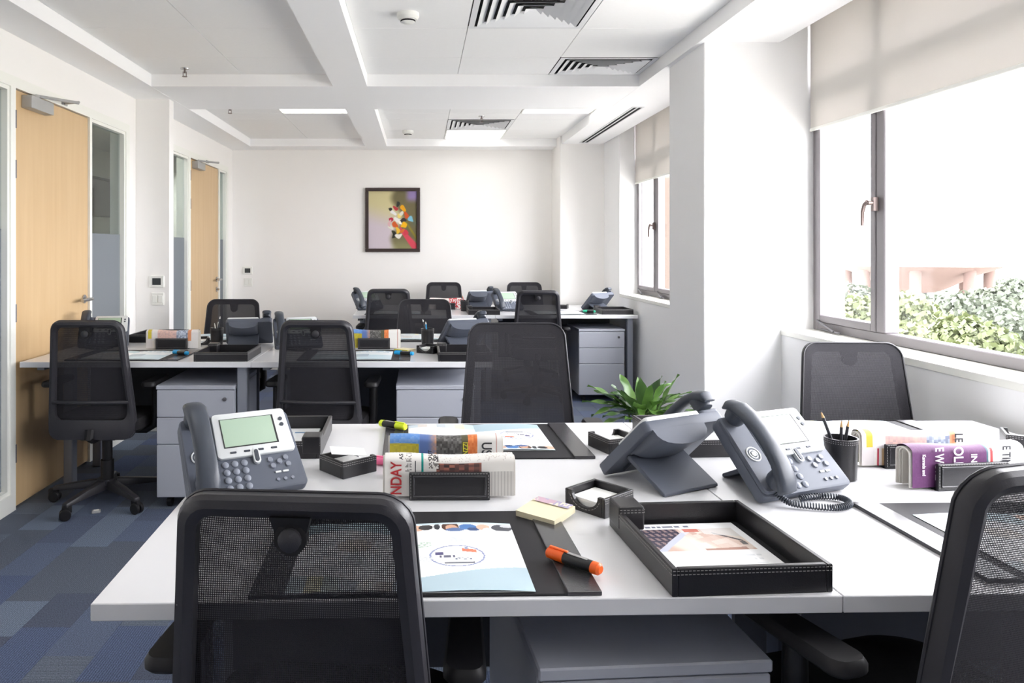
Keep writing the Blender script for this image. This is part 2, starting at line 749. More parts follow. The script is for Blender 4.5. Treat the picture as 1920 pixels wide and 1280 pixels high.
def door_set(n, y0, yd0, yd1, y1, label):
    """white frame, wooden leaf and a tall glass sidelight on either side"""
    ft = 0.045
    d = struct(link('door_%d' % n, None, None, (XL, 0, 0)), label)
    fr = MB()
    for a, b in ((y0, y0 + ft), (yd0 - ft, yd0), (yd1, yd1 + 0.03), (y1 - 0.06, y1)):
        fr.box(-0.10, 0.012, a, b, 0, 2.105)
    fr.box(-0.10, 0.012, y0, y1, 2.105, 2.16)
    fr.box(-0.10, 0.012, y0 + ft, yd0 - ft, 0, 0.09)
    fr.box(-0.10, 0.012, yd1 + 0.03, y1 - 0.06, 0, 0.09)
    fr.build('door_frame', 'frame_white', d)
    for a, b in ((y0 + ft, yd0 - ft), (yd1 + 0.03, y1 - 0.06)):
        bd = MB()
        s = 0.018
        bd.box(-0.05, 0.004, a, a + s, 0.09, 2.105).box(-0.05, 0.004, b - s, b, 0.09, 2.105).box(-0.05, 0.004, a + s, b - s, 2.085, 2.105).box(-0.05, 0.004, a + s, b - s, 0.09, 0.11)
        bd.build('glazing_bead', 'frame_white', d)
        MB().box(-0.034, -0.026, a, b, 1.40, 2.105).build('glass_pane', 'side_glass', d)
        MB().box(-0.034, -0.026, a, b, 0.09, 1.40).build('frosted_pane', 'frost_glass', d)
    leaf = MB().box(-0.045, 0.0, yd0 + 0.004, yd1 - 0.004, 0.01, 2.10).build('door_leaf', 'door_wood', d, bevel=0.002, seg=1)
    for z in (0.28, 0.98, 1.70, 1.95):
        h = MB()
        h.cyl((0.008, yd0 + 0.002, z - 0.045), (0.008, yd0 + 0.002, z + 0.045), 0.007, n=10)
        h.box(0.0, 0.004, yd0 - 0.012, yd0 + 0.016, z - 0.045, z + 0.045)
        h.build('hinge', 'alu_dark', leaf)
    lv = MB()
    yh = yd1 - 0.06
    lv.cyl((0, yh, 1.0), (0.008, yh, 1.0), 0.026, n=20).cyl((0, yh, 1.0), (0.05, yh, 1.0), 0.009, n=12)
    lv.tube([(0.05, yh + 0.008, 1.0), (0.052, yh - 0.03, 1.0), (0.052, yh - 0.13, 0.998)], 0.0095, 12)
    lv.build('lever_handle', 'chrome', leaf, smooth=True)
    lk = MB()
    lk.cyl((0, yh, 0.90), (0.007, yh, 0.90), 0.026, n=20).box(0.007, 0.03, yh - 0.006, yh + 0.006, 0.89, 0.91)
    lk.build('lock_cylinder', 'chrome', leaf)
    cl = MB().box(0.0, 0.055, yd0 + 0.07, yd0 + 0.30, 2.02, 2.085).build('door_closer', 'silver_box', leaf, bevel=0.004)
    ar = MB()
    ar.cyl((0.028, yd0 + 0.16, 2.08), (0.028, yd0 + 0.16, 2.10), 0.018, n=14)
    ar.tube([(0.028, yd0 + 0.16, 2.098), (0.16, yd0 + 0.36, 2.10)], 0.008, 8)
    ar.tube([(0.16, yd0 + 0.36, 2.104), (0.014, yd0 + 0.50, 2.125)], 0.007, 8)
    ar.box(0.0, 0.018, yd0 + 0.47, yd0 + 0.53, 2.115, 2.14)
    ar.build('closer_arm', 'silver_box', leaf)
    return d


door_set(1, 2.60, 3.70, 4.53, 5.15, 'pale wooden door with glass sidelights nearer the camera')
door_set(2, 5.97, 6.52, 7.44, 7.80, 'pale wooden door with glass sidelights in the far corner')

# corridor beyond the glass
struct(MB().box(-3.85, -3.7, Y0, 20, 0, 2.6).build('wall_corridor', 'corridor_wall'))
struct(MB().box(-3.85, XL - 0.1, 20, 20.1, 0, 2.6).build('wall_corridor_end', 'corridor_wall'))
struct(MB().box(-3.85, XL - 0.1, Y0 - 0.1, Y0, 0, 2.6).build('wall_corridor_rear', 'corridor_wall'))
struct(MB().box(XL - 0.1, XL, YB + 0.15, 20, 0, 2.6).build('wall_corridor_side', 'corridor_wall'))
struct(MB().box(-3.85, XL - 0.1, Y0 - 0.1, 20, -0.2, 0.0).build('floor_corridor', 'corridor_floor'))
struct(MB().box(-3.85, XL - 0.1, Y0 - 0.1, 20, 2.45, 2.6).build('ceiling_corridor', 'corridor_wall'))
for yy, lb in ((1.5, 'near door'), (6.0, 'between doors'), (11.6, 'first'), (17.2, 'second')):  # panels near and between the doors are added to light the corridor
    t = thing('corridor_light', {'near door': 'added unseen corridor light panel before the first door', 'between doors': 'added unseen corridor light panel between the doors',
                                 'first': 'upper bright corridor light seen through far door glass', 'second': 'lower bright corridor light seen through far door glass'}[lb], 'light', (-3.0, yy, 2.45))
    MB().box(-0.3, 0.3, -0.3, 0.3, -0.012, -0.001).build('light_frame', 'white_plastic', t)
    MB().box(-0.27, 0.27, -0.27, 0.27, -0.016, -0.012).build('diffuser', 'corridor_lamp', t)
nb = thing('notice_board', 'grey notice board seen through glass beside first door', 'notice board', (-3.69, 8.3, 1.90))
MB().box(-0.01, 0.0, -0.62, 0.62, -0.2, 0.2).build('board', 'notice', nb)
fr = MB()
fr.box(-0.01, 0.015, -0.66, 0.66, 0.2, 0.225).box(-0.01, 0.015, -0.66, 0.66, -0.225, -0.2).box(-0.01, 0.015, -0.66, -0.62, -0.2, 0.2).box(-0.01, 0.015, 0.62, 0.66, -0.2, 0.2)
fr.build('board_frame', 'notice', nb)

# right wall: parapet, pillars, windows
ZSILL = 0.886
mb = MB()
mb.box(XR, 2.20, Y0, YB, 0, ZSILL - 0.03)
mb.box(XR, 2.20, Y0, 0.30, ZSILL - 0.03, 2.7)
mb.box(XR, 2.20, 6.95, YB, ZSILL - 0.03, 2.7)
mb.box(2.0, 2.20, 0.30, 6.95, 2.52, 2.7)
WR = struct(mb.build('wall_right', 'wall_cool'), 'low white wall under the windows')
MB().box(XR - 0.004, 2.20, 0.30, 3.84, ZSILL - 0.03, ZSILL).build('window_sill', 'frame_white', WR, bevel=0.003)
MB().box(XR - 0.004, 2.20, 4.375, 6.95, ZSILL - 0.03, ZSILL).build('window_sill', 'frame_white', WR, bevel=0.003)
struct(MB().box(1.47, 2.20, 3.84, 4.375, 0, 2.65).build('wall_pillar_middle', 'wall_cool', bevel=0.004, seg=1), 'broad white pillar between the two windows')
struct(MB().box(1.42, 2.20, 7.53, YB, 0, 2.65).build('wall_pillar_back', 'wall', bevel=0.004, seg=1), 'white pillar in the far corner of the room')


def window(n, y0, y1, mull, handles, label):
    """aluminium casement window; mull = y of the uprights"""
    wn = struct(link('window_%d' % n, None), label)
    z0, z1, xa, xb = ZSILL, 2.52, 2.035, 2.095
    zt = 2.115
    fr = MB()
    fr.box(xa, xb, y0, y0 + 0.045, z0, z1).box(xa, xb, y1 - 0.045, y1, z0, z1)
    fr.box(xa, xb, y0 + 0.045, y1 - 0.045, z0, z0 + 0.045).box(xa, xb, y0 + 0.045, y1 - 0.045, z1 - 0.045, z1)
    fr.build('window_frame', 'alu', wn, bevel=0.004, seg=1)
    for m in mull:
        MB().box(xa - 0.006, xb, m - 0.03, m + 0.03, z0 + 0.045, z1 - 0.045).build('mullion', 'alu', wn, bevel=0.004, seg=1)
    ys = [y0 + 0.045] + sorted(mull) + [y1 - 0.045]
    for i in range(len(ys) - 1):
        a = ys[i] + (0.03 if i else 0)
        b = ys[i + 1] - (0.03 if i < len(ys) - 2 else 0)
        MB().box(xa, xb, a, b, zt - 0.04, zt + 0.04).build('transom', 'alu', wn, bevel=0.003, seg=1)
        MB().box(2.062, 2.068, a, b, zt + 0.035, z1 - 0.045).build('glass_pane', 'window_glass', wn)
        if b - a < 0.75:
            s = MB()
            q = 0.036
            s.box(xa - 0.01, xb - 0.015, a, a + q, z0 + 0.045, zt - 0.035).box(xa - 0.01, xb - 0.015, b - q, b, z0 + 0.045, zt - 0.035)
            s.box(xa - 0.01, xb - 0.015, a + q, b - q, z0 + 0.045, z0 + 0.045 + q).box(xa - 0.01, xb - 0.015, a + q, b - q, zt - 0.035 - q, zt - 0.035)
            sash = s.build('sash', 'alu', wn, bevel=0.003, seg=1)
            MB().box(2.05, 2.056, a + q, b - q, z0 + 0.08, zt - 0.07).build('glass_pane', 'window_glass', sash)
            # friction stay lying on the bottom rail
            st = MB()
            st.tube([(xa - 0.014, b - 0.02, z0 + 0.05), (xa - 0.03, b - 0.20, z0 + 0.012)], 0.006, 6)
            st.tube([(xa - 0.014, b - 0.06, z0 + 0.012), (xa - 0.03, b - 0.25, z0 + 0.01)], 0.005, 6)
            st.build('window_stay', 'alu_dark', sash)
        else:
            MB().box(2.062, 2.068, a, b, z0 + 0.045, zt - 0.035).build('glass_pane', 'window_glass', wn)
    for hy in handles:
        h = MB()
        h.box(xa - 0.03, xa - 0.008, hy - 0.011, hy + 0.011, 1.47, 1.53)
        h.cyl((xa - 0.03, hy, 1.505), (xa - 0.05, hy, 1.505), 0.010, n=12)
        h.tube([(xa - 0.05, hy, 1.512), (xa - 0.054, hy + 0.018, 1.497), (xa - 0.054, hy + 0.032, 1.465), (xa - 0.054, hy + 0.034, 1.405)], [0.010, 0.009, 0.008, 0.007], 8)
        h.build('window_handle', 'handle_brown', wn, smooth=True)
    return wn


window(1, 0.30, 3.84, [0.87, 1.75, 3.27], [3.245 + 0.045], 'large aluminium window overlooking the water tank')
window(2, 4.375, 6.95, [4.95, 5.80, 6.38], [6.40, 5.82], 'aluminium window in the far bay')

for (a, b, lb) in ((0.31, 3.825, 'white roller blind half down over the large window'), (4.39, 6.94, 'white roller blind half down over the far window')):
    t = thing('roller_blind', lb, 'blind', (2.014, 0, 0), 0, 'roller blinds')
    MB().box(-0.0008, 0.0008, a, b, 1.915, 2.50).build('blind_fabric', 'blind', t)
    MB().box(-0.006, 0.006, a, b, 1.905, 1.922).build('hem_bar', 'white_plastic', t, bevel=0.003)
    MB().cyl((-0.024, a, 2.49), (-0.024, b, 2.49), 0.022, n=20).build('roller_tube', 'white_plastic', t, smooth=True)

# ceiling: slab, dropped borders and beams, recessed tiles
CE = struct(link('ceiling', None), 'white ceiling with recessed tiled bays')
MB().box(XL - 0.1, 2.2, Y0, YB, 2.62, 2.75).build('ceiling_slab', 'ceil', CE)
mb = MB()
mb.box(XL, -1.77, Y0, YB, ZS, 2.62)
mb.box(1.44, 1.86, Y0, YB, ZS, 2.62)
mb.box(-0.575, -0.35, Y0, YB, ZS + 0.0005, 2.62)
mb.box(-1.77, 1.44, 4.88, 5.68, ZS + 0.001, 2.62)
mb.box(-1.77, 1.44, 7.72, YB, ZS + 0.001, 2.62)
mb.build('ceiling_border', 'ceil', CE)
MB().box(-1.78, 1.45, Y0, YB, ZC + 0.012, ZC + 0.02).build('ceiling_grid', 'grid', CE)
# linear slot in the border by the far window
sl = MB()
sl.box(1.60, 1.68, 5.57, 7.43, ZS - 0.003, ZS + 0.004)
t = thing('slot_diffuser', 'long dark air slot in ceiling border above far window', 'air vent', (0, 0, 0))
MB().box(1.605, 1.675, 5.58, 7.42, ZS - 0.002, ZS + 0.02).build('slot_core', 'slot_dark', t)
f2 = MB()
f2.box(1.595, 1.607, 5.57, 7.43, ZS - 0.005, ZS).box(1.673, 1.685, 5.57, 7.43, ZS - 0.005, ZS).box(1.607, 1.673, 5.57, 5.58, ZS - 0.005, ZS).box(1.607, 1.673, 7.42, 7.43, ZS - 0.005, ZS)
f2.box(1.634, 1.646, 5.58, 7.42, ZS - 0.004, ZS)
f2.build('slot_frame', 'grille', t)


def lamp_panel(x0, x1, y0, y1, label):
    t = thing('ceiling_light', label, 'light', ((x0 + x1) / 2, (y0 + y1) / 2, ZC), 0, 'square ceiling light panels')
    hx, hy = (x1 - x0) / 2, (y1 - y0) / 2
    f = MB()
    q = 0.012
    f.box(-hx, hx, -hy, -hy + q, -0.004, 0.012).box(-hx, hx, hy - q, hy, -0.004, 0.012).box(-hx, -hx + q, -hy, hy, -0.004, 0.012).box(hx - q, hx, -hy, hy, -0.004, 0.012)
    f.build('light_frame', 'white_plastic', t)
    MB().box(-hx + q, hx - q, -hy + q, hy - q, 0.0, 0.008).build('diffuser', 'lamp', t)


def air_vent(x0, x1, y0, y1, label):
    """four-way louvred diffuser: nested sloping blades"""
    t = thing('ceiling_vent', label, 'air vent', ((x0 + x1) / 2, (y0 + y1) / 2, ZC), 0, 'louvred ceiling vents')
    hx, hy = (x1 - x0) / 2, (y1 - y0) / 2
    MB().box(-hx, hx, -hy, hy, 0.010, 0.012).build('duct_opening', 'slot_dark', t)
    n = 7
    for k in range(n):
        s0 = 1 - k / n
        s1 = s0 - 0.80 / n
        b = MB()
        za, zb = -0.002 - (0.006 if k else 0.0), 0.010
        if k == 0:
            za, zb, s1 = -0.002, 0.0, 0.90
        vs = []
        for s, z in ((s0, za), (s1, zb if k else za)):
            for sx, sy in ((-1, -1), (1, -1), (1, 1), (-1, 1)):
                vs.append((sx * hx * s, sy * hy * s, z))
        fs = [(i, (i + 1) % 4, 4 + (i + 1) % 4, 4 + i) for i in range(4)]
        b.add(vs, fs)
        b.add([(a, c, z - 0.001) for a, c, z in vs], fs)
        b.build('vent_blade', 'grille', t, fix=False)


lights_at, vents_at = {}, {}
cols_l = [-1.77, -1.1725, -0.575]
cols_r = [-0.35, 0.246, 0.843, 1.44]
rows_a = [4.88, 4.45, 3.86, 3.27, 2.68, 2.09, 1.50, 0.91, 0.32, -0.27, -0.86, -1.45, -2.0]
rows_b = [5.68, 6.27, 6.56, 7.14, 7.72]
LAMPS = {('l', 'a', 5): 'added unseen ceiling panel brightening the front desks on the door side', ('r', 'a', 5): 'added unseen ceiling panel brightening the front desks near the windows',  # both front panels are assumed, added out of view to brighten the desks
         ('l', 'b', 0): 'lit ceiling panel over the door side of the far bay', ('r2', 'b', 0): 'lit ceiling panel over the window side of the far bay',
         ('r1', 'b', 3): 'lit ceiling panel above the painting by the back wall'}
VENTS = {('r1', 'a', 2): 'square louvred vent with wide blades above the front desks', ('r2', 'a', 0): 'narrow louvred vent at the ceiling edge by the pillar',
         ('r1', 'b', 2): 'small louvred vent beside the back wall light'}
tile_cache = {}
for side, cols in (('l', cols_l), ('r', cols_r)):
    for bay, rows in (('a', rows_a), ('b', rows_b)):
        for ci in range(len(cols) - 1):
            for ri in range(len(rows) - 1):
                x0, x1 = cols[ci], cols[ci + 1]
                ya, yb = sorted((rows[ri], rows[ri + 1]))
                keys = [(side + str(ci), bay, ri)] + ([(side, bay, ri)] if ci == 1 else [])
                lk = next((LAMPS[k] for k in keys if k in LAMPS), None)
                vk = next((VENTS[k] for k in keys if k in VENTS), None)
                if lk:
                    lamp_panel(x0 + 0.003, x1 - 0.003, ya + 0.003, yb - 0.003, lk)
                elif vk:
                    air_vent(x0 + 0.003, x1 - 0.003, ya + 0.003, yb - 0.003, vk)
                else:
                    sz = (round(x1 - x0, 3), round(yb - ya, 3))
                    if sz not in tile_cache:
                        tile_cache[sz] = MB().box(0.0015, sz[0] - 0.0015, 0.0015, sz[1] - 0.0015, 0, 0.012).mesh('ceiling_tile', 'ceil_tile', bevel=0.0015, seg=1)
                    link('ceiling_tile', tile_cache[sz], CE, (x0, ya, ZC))

for (x, y, lb) in ((-0.06, 3.62, 'white round smoke detector above the front desks'), (-0.12, 7.2, 'small white smoke detector near the back wall')):
    t = thing('smoke_detector', lb, 'smoke detector', (x, y, ZC))
    MB().lathe([(0.055, 0.0), (0.055, -0.018), (0.045, -0.03), (0.0, -0.03)], 24).build('detector_base', 'white_plastic', t, smooth=True)
    MB().lathe([(0.036, -0.03), (0.036, -0.042), (0.02, -0.05), (0.0, -0.05)], 20).build('sensor_head', 'white_plastic', t, smooth=True)
    MB().lathe([(0.0365, -0.034), (0.0368, -0.036), (0.0368, -0.04), (0.0365, -0.042)], 20).build('sensor_slot', 'slot_dark', t)
for (x, y, lb) in ((-1.50, 4.72, 'small brass sprinkler head in the near ceiling bay'), (-1.54, 6.0, 'small sprinkler head above the far door side'), (0.53, 6.41, 'small sprinkler head beside the far ceiling vent')):
    t = thing('sprinkler_head', lb, 'sprinkler', (x, y, ZC))
    MB().lathe([(0.028, 0.0), (0.026, -0.005), (0.009, -0.008), (0.0, -0.008)], 16).build('escutcheon', 'chrome', t)
    m = MB().cyl((0, 0, -0.006), (0, 0, -0.03), 0.006, n=8).box(-0.012, -0.008, -0.002, 0.002, -0.05, -0.02).box(0.008, 0.012, -0.002, 0.002, -0.05, -0.02).cyl((0, 0, -0.05), (0, 0, -0.053), 0.016, n=12)
    m.build('deflector', 'handle_brown', t)

# wall controls
for i, (x, y, lb1, lb2) in enumerate(((-1.876, 5.29, 'white thermostat with dark screen on the wall nib', 'white light switch plate on the wall nib'),
                                      (-1.86, 8.0, 'white thermostat with dark screen on the back wall', 'white light switch plate on the back wall'))):
    t = thing('thermostat', lb1, 'thermostat', (x, y, 1.07))
    MB().box(-0.052, 0.052, -0.016, 0.0, -0.042, 0.042).build('case', 'white_plastic', t, bevel=0.005)
    MB().box(-0.03, 0.03, -0.0185, -0.0155, -0.024, 0.024).build('screen', 'dark_screen', t)
    t = thing('light_switch', lb2, 'switch', (x + 0.005, y, 0.945))
    MB().box(-0.045, 0.045, -0.01, 0.0, -0.045, 0.045).build('switch_plate', 'white_plastic', t, bevel=0.004)
    for s in (-0.02, 0.02):
        MB().box(s - 0.016, s + 0.016, -0.015, -0.009, -0.026, 0.026).build('rocker', 'white_plastic', t, bevel=0.003)

# painting
random.seed(11)
BL = [(0.55, 0.70, 0.05, 0.035, (186, 60, 66)), (0.45, 0.69, 0.04, 0.03, (44, 44, 40)), (0.52, 0.62, 0.06, 0.035, (230, 228, 226)), (0.60, 0.78, 0.035, 0.05, (48, 52, 46)),
      (0.715, 0.70, 0.055, 0.055, (232, 166, 24)), (0.63, 0.58, 0.05, 0.04, (236, 214, 116)), (0.69, 0.60, 0.04, 0.04, (226, 222, 206)), (0.77, 0.57, 0.045, 0.06, (206, 84, 34)),
      (0.87, 0.51, 0.055, 0.05, (126, 190, 212)), (0.46, 0.51, 0.05, 0.04, (188, 44, 70)), (0.58, 0.50, 0.07, 0.04, (234, 232, 226)), (0.70, 0.49, 0.07, 0.035, (60, 52, 50)),
      (0.54, 0.41, 0.06, 0.055, (206, 92, 40)), (0.735, 0.41, 0.065, 0.055, (242, 182, 20)), (0.46, 0.37, 0.05, 0.04, (222, 222, 204)), (0.60, 0.33, 0.04, 0.06, (236, 190, 60)),
      (0.52, 0.29, 0.04, 0.045, (58, 60, 36)), (0.53, 0.23, 0.05, 0.05, (38, 40, 32)), (0.62, 0.23, 0.075, 0.04, (232, 228, 216)), (0.70, 0.31, 0.05, 0.03, (214, 110, 50)),
      (0.76, 0.28, 0.05, 0.05, (206, 62, 78)), (0.44, 0.44, 0.03, 0.06, (216, 176, 178)), (0.66, 0.44, 0.03, 0.03, (248, 240, 220))]


def sm(a, b, x):
    t = max(0.0, min(1.0, (x - a) / (b - a)))
    return t * t * (3 - 2 * t)


def mixc(a, b, t):
    return tuple(p + (q - p) * t for p, q in zip(a, b))


def art(u, v):
    c = mixc((206, 194, 202), (206, 196, 150), sm(0.4, 0.85, v + 0.25 * u))
    c = mixc(c, (196, 186, 150), sm(0.42, 0.6, u) * sm(0.0, 0.4, abs(v - 0.75)) * 0.6)
    c = mixc(c, (112, 104, 74), sm(0.5, 0.68, u + 0.12 * math.sin(9 * v)))
    c = mixc(c, (146, 128, 176), sm(0.72, 0.86, u) * sm(0.76, 0.9, v))
    c = mixc(c, (150, 150, 104), sm(0.25, 0.0, v) * sm(0.4, 0.6, u) * 0.7)
    d = (v - (0.34 - (u - 0.66) * 1.05)) / (0.05 + 0.22 * max(0, u - 0.64))
    if u > 0.64:
        c = mixc(c, (212, 74, 90), sm(1.0, 0.6, abs(d)))
    c = mixc(c, (140, 130, 44), sm(0.06, 0.0, abs(v - (0.45 - (u - 0.78) * 1.3))) * sm(0.74, 0.8, u))
    c = mixc(c, (96, 108, 92), sm(0.1, 0.0, math.hypot(u - 0.95, (v - 0.45))) * 0.7)
    for (cx, cy, rx, ry, col) in BL:
        q = math.hypot((u - cx + 0.016 * math.sin(40 * v + cx * 50)) / rx, (v - cy + 0.014 * math.sin(37 * u + cy * 70)) / ry)
        c = mixc(c, col, sm(1.12, 0.8, q))
    return c


pt = thing('framed_painting', 'dark-framed abstract painting of bright blossoms on the back wall', 'painting', (-0.297, 7.998, 1.615))
PWH, PHH = 0.295, 0.345
o = printed('canvas', 90, 110, lambda u, v: ((u - 0.5) * 0.53, -0.014, (v - 0.5) * 0.63), art, 'print', pt)
f = MB()
q = 0.036
f.box(-PWH, PWH, -0.032, 0, PHH - q, PHH).box(-PWH, PWH, -0.032, 0, -PHH, -PHH + q).box(-PWH, -PWH + q, -0.032, 0, -PHH + q, PHH - q).box(PWH - q, PWH, -0.032, 0, -PHH + q, PHH - q)
f.build('picture_frame', 'wood_frame', pt, bevel=0.004, seg=1)

# =================================================================== OUTSIDE
struct(MB().box(2.25, 160, -60, 160, -9.2, -9.0).build('ground_outside', 'ground_out'))
struct(MB().box(2.20, 2.36, 4.12, 4.40, -3, 6).build('wall_pier_outer_near', 'beige_render'))
struct(MB().box(2.20, 2.62, 7.05, 7.40, -3, 6).build('wall_pier_outer_far', 'beige_render'))
struct(MB().box(2.20, 2.42, -1, 8, 0.60, 0.76).build('trim_1', 'beige_render'))

tank = thing('water_tower', 'weathered round concrete water tank on pillars outside the window', 'water tower', (26.7, 40, -9))
zt0 = 9 + 0.40
MB().lathe([(0.0, zt0), (4.0, zt0 + 0.02), (4.02, zt0 + 0.15), (3.9, zt0 + 0.2), (3.9, zt0 + 3.3), (3.98, zt0 + 3.35), (3.98, zt0 + 3.5), (0.0, zt0 + 3.9)], 40).build('tank_drum', 'tank', tank, smooth=True)
MB().lathe([(1.0, zt0 - 1.4), (1.6, zt0 - 1.1), (2.6, zt0 - 0.5), (3.9, zt0 + 0.01)], 32).build('tank_funnel', 'tank_leg', tank, smooth=True)
for k in range(8):
    a = 2 * PI * k / 8 + 0.2
    MB().cyl((3.0 * math.cos(a), 3.0 * math.sin(a), 0), (3.2 * math.cos(a), 3.2 * math.sin(a), zt0 + 0.05), 0.26, n=10).build('pillar', 'tank_leg', tank, smooth=True)
MB().cyl((0, 0, 0), (0, 0, zt0 - 1), 0.55, n=14).build('riser_pipe', 'tank_dark', tank, smooth=True)
random.seed(5)


def tree(x, y, ztop, r, m, label):
    t = thing('tree', label, 'tree', (x, y, -9.0), 0, 'trees outside the window')
    h = ztop + 9.0
    tr = MB().tube([(0, 0, 0), (0.1, 0.05, h * 0.35), (0.0, 0.1, h - r * 0.9)], [0.3, 0.24, 0.12], 8)
    for k in range(4):
        a = k * 1.7
        tr.tube([(0.05, 0.05, h - r * 1.5), (r * 0.6 * math.cos(a), r * 0.6 * math.sin(a), h - r * 0.7)], [0.1, 0.04], 6)
    tr.build('trunk', 'bark', t, smooth=True)
    cr = MB()
    cl = lambda: max(-0.5, min(0.5, random.gauss(0, 0.38))) * r
    blobs = [(cl(), cl(), h - r * (0.45 + random.random() * 0.9), r * random.uniform(0.34, 0.55)) for _ in range(13)]
    for (bx, by, bz, br) in blobs:
        for _ in range(int(900 + 12000 / y)):
            d = Vector((random.gauss(0, 1), random.gauss(0, 1), random.gauss(0, 1))).normalized()
            p = Vector((bx, by, bz)) + d * br * random.uniform(0.75, 1.05)
            n = (d + Vector((random.gauss(0, .5), random.gauss(0, .5), random.gauss(0, .5)))).normalized()
            a = n.orthogonal().normalized()
            b = n.cross(a)
            s = random.uniform(0.0022, 0.0050) * (y + 5)
            a, b = a * s, b * s * 0.6
            cr.add([p - a, p - b, p + a, p + b], [(0, 1, 2, 3)])
    c = cr.build('foliage', m, t, fix=False)
    c['kind'] = 'stuff'


for (x, y, zt, r, m, lb) in (
        (11.10, 19.0, 0.30, 1.6, 'tree_a', 'grey-green tree behind the narrow casement'),
        (7.25, 12.4, 0.57, 1.4, 'tree_b', 'bright green tree beside the mullion'),
        (6.30, 8.7, 0.54, 1.05, 'tree_b', 'yellow-green tree crown just below the large window'),
        (11.08, 14.5, 0.49, 1.8, 'tree_a', 'grey-green tree below the tank rim'),
        (16.70, 20.6, 0.49, 1.75, 'tree_a', 'tall grey-green tree at the edge of the large window'),
        (4.47, 7.2, 0.58, 0.95, 'tree_a', 'small grey-green tree top behind the window stay'),
        (16.46, 24.5, -0.44, 1.6, 'tree_b', 'light green tree in front of the tank pillars'),
        (20.75, 28.5, -0.81, 1.9, 'tree_b', 'rounded light tree under the water tank'),
        (17.72, 31.5, -0.54, 1.65, 'tree_a', 'pale tree near the outer pier'),
        (21.64, 34.5, -1.36, 1.9, 'tree_b', 'low bright tree among the tank pillars'),
        (26.04, 33.0, 0.23, 2.1, 'tree_a', 'broad hazy tree beyond the tank pillars'),
        (35.41, 42.0, 0.30, 3.5, 'tree_a', 'hazy distant tree beyond the tank')):
    tree(x, y, zt, r, m, lb)

# =================================================================== FURNITURE
ZD = 0.74


def desk(label, cx, cy, W, D, rz, inl=0.03, inr=0.03, group='white bench desks'):
    t = thing('office_desk', label, 'desk', (cx, cy, 0), rz, group)
    hx, hy = W / 2, D / 2
    MB().box(-hx + 0.0008, hx - 0.0008, -hy, hy, ZD - 0.028, ZD).build('desk_top', 'desk_white', t, bevel=0.0015, seg=1)
    for sx in (-1, 1):
        for sy in (-1, 1):
            if (inl if sx < 0 else inr) < 0:
                continue
            q = inl if sx < 0 else inr
            xx = sx * (hx - (0.055 if q < 0.1 else max(0.055, q - 1)))
            yy = sy * ((hy - 0.07) if q < 0.1 else 0.18)
            MB().box(xx - 0.025, xx + 0.025, yy - 0.03, yy + 0.03, 0, ZD - 0.028).build('leg', 'metal_grey', t, bevel=0.004, seg=1)
        xx = sx * (hx - 0.055)
        MB().box(xx - 0.018, xx + 0.018, -hy + 0.1, hy - 0.1, ZD - 0.056, ZD - 0.029).build('cross_rail', 'metal_grey', t)
    MB().box(-hx + 0.09, hx - 0.09, -0.009, 0.009, 0.30, ZD - 0.03).build('modesty_panel', 'ped_dark', t)
    return t


def rotp(cx, cy, lx, ly, deg):
    a = math.radians(deg)
    return cx + lx * math.cos(a) - ly * math.sin(a), cy + lx * math.sin(a) + ly * math.cos(a)


R1 = 1.3
FX, FY = -0.522, 1.1705          # front corner of the front desks
c = rotp(FX, FY, 0.603, 0.60, R1)
desk('front white bench desk carrying the orange highlighter and open tray', c[0], c[1], 1.206, 1.20, R1, 1, 1)
c = rotp(FX, FY, 1.206 + 0.575, 0.60, R1)
desk('front white bench desk by the window carrying the purple newspaper', c[0], c[1], 1.15, 1.20, R1, 1.12, 1)
desk('white bench desk beside the first wooden door', -1.99 + 0.575, 4.28, 1.15, 1.20, 0, 1, 0.03)
desk('white bench desk in the middle row, away from the door', -0.84 + 0.60, 4.28, 1.20, 1.20, 0, -1, 1)
desk('white bench desk in the back row, away from the window', -0.575 + 0.605, 6.88, 1.21, 1.20, 0, 1, 0.03)
desk('white bench desk in the back row against the window wall', 0.635 + 0.605, 6.88, 1.21, 1.20, 0, -1, 0.03)


def pedestal_proto():
    t = thing('drawer_pedestal', '', 'drawer unit', group='grey mobile drawer pedestals')
    W, D, H = 0.39, 0.50, 0.62
    MB().box(-W / 2, W / 2, 0.018, D, 0.055, H - 0.022).build('body', 'ped_grey', t, bevel=0.003, seg=1)
    MB().box(-W / 2 - 0.002, W / 2 + 0.002, -0.002, D, H - 0.021, H).build('top_panel', 'ped_grey', t, bevel=0.003, seg=1)
    z = H - 0.024
    for i, h in enumerate((0.138, 0.135, 0.265)):
        d = MB().box(-W / 2 + 0.001, W / 2 - 0.001, 0, 0.018, z - h + 0.003, z).build('drawer', 'ped_grey', t, bevel=0.003, seg=1)
        if i == 0:
            k = MB().cyl((0.145, 0.001, z - 0.045), (0.145, -0.004, z - 0.045), 0.010, n=16).box(0.1435, 0.1465, -0.005, -0.0035, z - 0.051, z - 0.039)
            k.build('lock', 'alu_dark', d)
        z -= h
    for sx in (-1, 1):
        for yy in (0.06, D - 0.06):
            MB().cyl((sx * (W / 2 - 0.05) - 0.01, yy, 0.0275), (sx * (W / 2 - 0.05) + 0.01, yy, 0.0275), 0.0275, n=14).box(sx * (W / 2 - 0.05) - 0.012, sx * (W / 2 - 0.05) + 0.012, yy - 0.012, yy + 0.012, 0.03, 0.056).build('castor', 'chair_dark', t)
    return t


